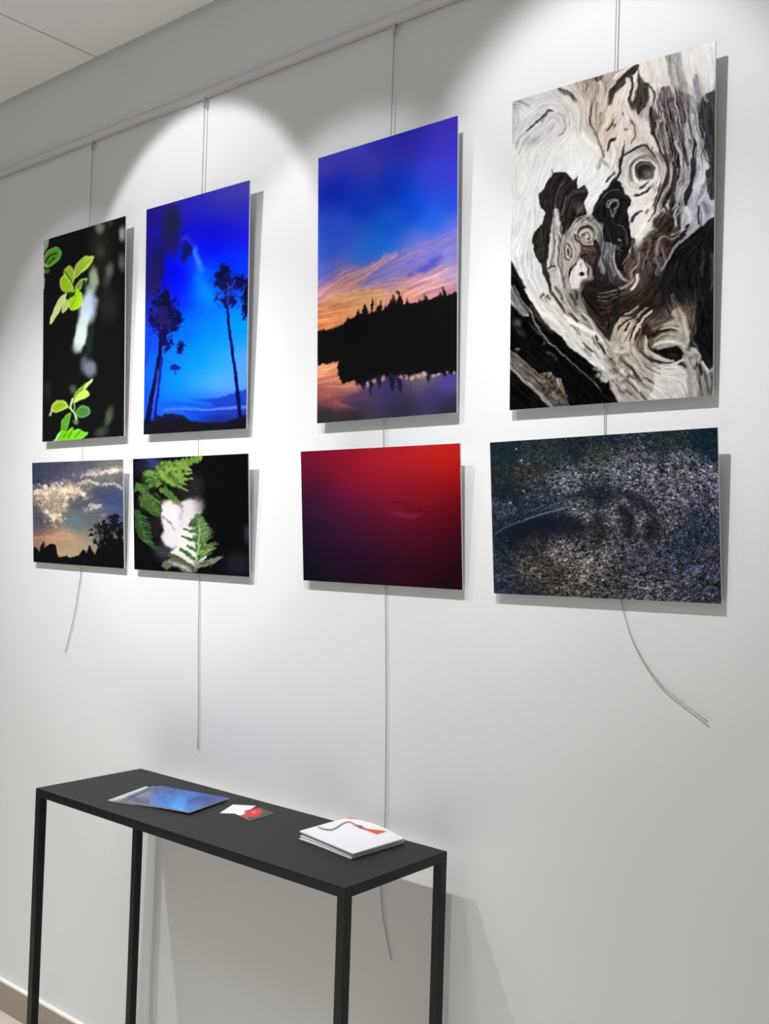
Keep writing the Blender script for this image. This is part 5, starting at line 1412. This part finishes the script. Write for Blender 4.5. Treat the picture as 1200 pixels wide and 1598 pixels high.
def hang_print(name, label, cx, zb, tilt, roll, w, h, off, canvas, nu, nv):
    zb += ZS
    root = empty(name, (cx, -off, zb))
    # local axes: x across, z up the panel, -y out of the panel face
    R = Matrix.Rotation(tilt, 4, 'X')
    root.matrix_world = Matrix.Translation((cx, -off, zb)) @ R @ Matrix.Translation((0, 0, h / 2)) @ Matrix.Rotation(-roll, 4, 'Y') @ Matrix.Translation((0, 0, -h / 2))
    tag(root, label, 'photo print', 'unframed photo prints on the wall')
    box('panel', (-w / 2, w / 2, 0.0002, 0.0035, 0, h), M_EDGE, root, bevel=0.0003)
    # slim hanging profile behind the panel
    box('hanging_profile', (-w * 0.3, w * 0.3, 0.0035, 0.009, h - 0.11, h - 0.085), M_METAL, root)
    U, V = np.meshgrid(np.linspace(-w / 2, w / 2, nu + 1), np.linspace(0, h, nv + 1))
    loc = np.stack([U.ravel(), np.zeros(U.size), V.ravel()], 1)
    Mw = np.array(root.matrix_world)
    wp = loc @ Mw[:3, :3].T + Mw[:3, 3]
    ink_mesh('print_face', loc, nu, nv, canvas, wp, root, M_PRINT)
    return root


PR = [('leaf_print', 'tall print of bright green leaves on black, nearest the left edge', -1.0666, 1.7675, 0.0359, 0.0014, 0.4032, 0.6036, 0.0163, paint_green, 170, 280),
      ('palm_print', 'tall print of dark slender trees against deep blue sky', -0.5744, 1.7664, 0.035, -0.007, 0.4041, 0.604, 0.0157, paint_blue, 170, 280),
      ('lake_print', 'tall print of black forest shore, orange clouds and blue sky', 0.0574, 1.7665, 0.0342, 0.0062, 0.3906, 0.6063, 0.0173, paint_sunset, 180, 280),
      ('driftwood_print', 'tall black and white print of gnarled swirling driftwood', 0.5831, 1.766, 0.0283, 0.0025, 0.4078, 0.6064, 0.0151, paint_wood, 300, 440),
      ('cloud_print', 'small print of glowing clouds above dark treetops, below the green leaf print', -1.0726, 1.4061, 0.0624, -0.0041, 0.4496, 0.2975, 0.0111, paint_sky, 190, 160),
      ('fern_print', 'small print of green fern fronds and white flower on black', -0.5757, 1.4053, 0.0617, 0.0007, 0.4532, 0.2972, 0.0114, paint_fern, 220, 170),
      ('red_print', 'small print fading from bright red to near black, below the lake print', 0.0548, 1.4072, 0.0724, 0.0047, 0.4457, 0.2951, 0.0126, paint_red, 130, 100),
      ('swirl_print', 'small dark blue-grey print of a speckled swirl, below the driftwood print', 0.5788, 1.4095, 0.0716, 0.0172, 0.4561, 0.2965, 0.0124, paint_swirl, 380, 270)]
for nm, lab, cx, zb, ti, ro, w, h, off, fn, nu, nv in PR:
    hang_print(nm, lab, cx, zb, ti, ro, w, h, off, fn(), nu, nv)

# ------------------------------------------------------------------ hanging cables
YC = -0.0105


def cable_y(z):
    return float(np.interp(z, [1.70, 1.79], [-0.0045, YC]))


CABLES = [
    ('leftmost hanging cable, short straight tail below the cloud print', [(-1.076, 2.62), (-1.075, 1.95), (-1.072, 1.741), (-1.062, 1.40), (-1.066, 1.355), (-1.085, 1.262), (-1.123, 1.152)]),
    ('faint hanging cable running straight down below the fern print', [(-0.581, 2.62), (-0.575, 1.95), (-0.562, 1.741), (-0.543, 1.389), (-0.537, 1.236), (-0.528, 1.076), (-0.524, 0.965)]),
    ('long hanging cable dropping behind the console table below the red print', [(0.052, 2.62), (0.052, 1.95), (0.054, 1.737), (0.071, 1.384), (0.082, 1.15), (0.089, 0.897), (0.085, 0.80), (0.083, 0.769), (0.091, 0.709), (0.117, 0.623)]),
    ('hanging cable with long tail curling right below the swirl print', [(0.587, 2.62), (0.585, 1.95), (0.581, 1.735), (0.600, 1.5), (0.622, 1.408), (0.629, 1.383), (0.653, 1.327), (0.703, 1.265), (0.787, 1.212)])]
for lab, pts in CABLES:
    root = empty('hanging_cable', (pts[0][0], YC, Z_RAIL))
    tag(root, lab, 'cable', 'picture hanging cables')
    o = Vector((pts[0][0], YC, Z_RAIL))
    bm = bmesh.new()
    tube_bm(bm, [Vector((x, cable_y(z), z + ZS)) - o for x, z in pts], 0.0011, 8)
    obj('cable', bm, M_CABLE, root, smooth=True)
    # slider hook in the rail: collar, stem and crimp
    bm = bmesh.new()
    box_bm(bm, -0.004, 0.004, -0.002, 0.0065, -0.002, 0.003, bevel=0.0006)
    box_bm(bm, -0.0032, 0.0032, -0.0025, 0.003, -0.026, -0.002, bevel=0.0008)
    obj('rail_hook', bm, M_METAL, root)
    # grip hooks carrying the two prints
    for zz in (1.766 + 0.51, 1.407 + 0.2):
        bm = bmesh.new()
        box_bm(bm, -0.006, 0.006, -0.004, 0.004, -0.012, 0.012, bevel=0.001)
        k = obj('print_hook', bm, M_METAL, root)
        xs = np.interp(-zz, [-z for x, z in pts], [x for x, z in pts])
        k.location = (xs - pts[0][0], cable_y(zz) - YC, zz + ZS - Z_RAIL)

# ------------------------------------------------------------------ console table
TX0, TX1, TY0, TY1, TZ = -0.7061, 0.2777, -0.0388, -0.3411, 0.892 + ZS
tb = empty('console_table', ((TX0 + TX1) / 2, (TY0 + TY1) / 2, 0))
tag(tb, 'slim black metal console table standing against the white wall', 'table')
hx, hy, s = (TX1 - TX0) / 2, (TY0 - TY1) / 2, 0.019
for sx in (-1, 1):
    for sy in (-1, 1):
        xa, ya = sx * hx, sy * hy
        box('leg', (min(xa, xa - sx * s), max(xa, xa - sx * s), min(ya, ya - sy * s), max(ya, ya - sy * s), 0, TZ - s), M_BLACK, tb, bevel=0.0012)
for sy in (-1, 1):
    ya = sy * hy
    box('frame_rail', (-hx, hx, min(ya, ya - sy * s), max(ya, ya - sy * s), TZ - s, TZ - 0.0012), M_BLACK, tb, bevel=0.001)
for sx in (-1, 1):
    xa = sx * hx
    box('frame_rail', (min(xa, xa - sx * s), max(xa, xa - sx * s), -hy + s, hy - s, TZ - s, TZ - 0.0012), M_BLACK, tb, bevel=0.001)
box('table_top', (-hx + 0.0006, hx - 0.0006, -hy + 0.0006, hy - 0.0006, TZ - 0.0035, TZ), M_TOP, tb, bevel=0.0006)


# ------------------------------------------------------------------ papers on the table
def sheet_mesh(name, quad, z, lift, thick, parent, material, n=16, canvas=None):
    """bilinear sheet over four table-plane corners, with a height profile lift(u, v)"""
    q = np.array(quad, float)
    o = np.array(parent.location)
    u, v = np.meshgrid(np.linspace(0, 1, n + 1), np.linspace(0, 1, n + 1))
    u, v = u.ravel(), v.ravel()
    xy = (q[0] * ((1 - u) * (1 - v))[:, None] + q[1] * (u * (1 - v))[:, None] + q[2] * (u * v)[:, None] + q[3] * ((1 - u) * v)[:, None])
    zt = z + lift(u, v)
    top = np.column_stack([xy, zt])
    if canvas is not None:
        return ink_mesh(name, top - o, n, n, canvas, top, parent, material)
    bot = np.column_stack([xy, zt - thick])
    idx = np.arange((n + 1) ** 2).reshape(n + 1, n + 1)
    N = (n + 1) ** 2
    faces = []
    for j in range(n):
        for i in range(n):
            a, b, c, d = idx[j, i], idx[j, i + 1], idx[j + 1, i + 1], idx[j + 1, i]
            faces.append((a, b, c, d))
            faces.append((d + N, c + N, b + N, a + N))
    ring = list(idx[0, :]) + list(idx[1:, -1]) + list(idx[-1, -2::-1]) + list(idx[-2:0:-1, 0])
    for k in range(len(ring)):
        a, b = ring[k], ring[(k + 1) % len(ring)]
        faces.append((b, a, a + N, b + N))
    me = bpy.data.meshes.new(name)
    me.from_pydata([tuple(p) for p in np.vstack([top, bot]) - o], [], [tuple(int(i) for i in f) for f in faces])
    me.materials.append(material)
    ob = bpy.data.objects.new(name, me)
    COL.objects.link(ob)
    ob.parent = parent
    return ob


def rect(cx, cy, ang, w, d):
    c, sn = math.cos(ang), math.sin(ang)
    return [(cx + x * c - y * sn, cy + x * sn + y * c) for x, y in ((-w / 2, -d / 2), (w / 2, -d / 2), (w / 2, d / 2), (-w / 2, d / 2))]


flat = lambda u, v: 0 * u
M_INK = print_material('printed_paper', 0.3)

# fanned blue brochures
BRO = [((-0.418, -0.188), 0.32, 0.0016, 'white edged brochure at the bottom of the fanned pile, far left on the table'),
       ((-0.404, -0.186), 0.27, 0.0016, 'middle brochure of the fanned pile, its pale spine end showing'),
       ((-0.391, -0.183), 0.215, 0.0018, 'blue tree-photo brochure lying on top of the fanned pile')]
z = TZ
brochure_canvas = paint_brochure()
for i, ((cx, cy), ang, th, lab) in enumerate(BRO):
    root = empty('brochure', (cx, cy, z))
    tag(root, lab, 'brochure', 'fanned brochures on the console table')
    Q = rect(cx, cy, ang, 0.205, 0.148)
    lf = (lambda u, v: 0.003 * np.clip(0.35 - u, 0, 1) ** 2) if i else flat
    sheet_mesh('pages', Q, z + th, lf, th, root, M_PAPER, 12)
    sheet_mesh('cover', Q, z + th + 0.00025, lf, 0, root, M_INK, 60, canvas=brochure_canvas)
    z += th + 0.0004

# business cards
root = empty('business_card', (-0.234, -0.125, TZ))
tag(root, 'small white card lying between the brochures and the booklets', 'card', 'cards on the console table')
Qc = [(-0.240, -0.177), (-0.199, -0.146), (-0.229, -0.079), (-0.273, -0.109)]
sheet_mesh('card_stock', Qc, TZ + 0.0008, flat, 0.0008, root, M_PAPER, 4)
root = empty('business_card', (-0.181, -0.127, TZ + 0.0009))
tag(root, 'small dark red and grey card overlapping the white card', 'card', 'cards on the console table')
Qc = [(-0.215, -0.158), (-0.145, -0.173), (-0.154, -0.094), (-0.212, -0.085)]
sheet_mesh('card_stock', Qc, TZ + 0.0016, flat, 0.0006, root, M_PAPER, 4)
sheet_mesh('card_face', Qc, TZ + 0.0018, flat, 0, root, M_INK, 50, canvas=paint_card())

# stacked booklets
z = TZ
booklet_canvas = paint_booklet()
LAB = ['white booklet at the bottom of the stack near the table end',
       'white booklet in the middle of the stack near the table end',
       'white booklet with grey line and orange stripe, top of the stack']
QS = [[(0.020, -0.194), (0.178, -0.214), (0.186, -0.060), (0.026, -0.045)],
      [(0.017, -0.188), (0.180, -0.212), (0.188, -0.062), (0.022, -0.042)],
      [(0.011, -0.184), (0.183, -0.214), (0.190, -0.066), (0.018, -0.040)]]
for i in range(3):
    Q = QS[i]
    c = np.mean(Q, 0)
    root = empty('booklet', (c[0], c[1], z))
    tag(root, LAB[i], 'booklet', 'stacked booklets on the console table')
    th = 0.003
    if i == 2:
        lf = lambda u, v: 0.0045 * (1 - u) ** 1.2 * (0.4 + 0.6 * v) + 0.006 * np.sin(np.pi * u) * v ** 1.5 + 0.0015
    else:
        lf = lambda u, v: 0.0004 * np.sin(5 * u) + 0.0004
    sheet_mesh('pages', Q, z + th, lf, th * 0.8, root, M_PAPER, 16)
    if i == 2:
        sheet_mesh('cover', Q, z + th + 0.0003, lf, 0, root, M_INK, 90, canvas=booklet_canvas)
    z += th + 0.0008
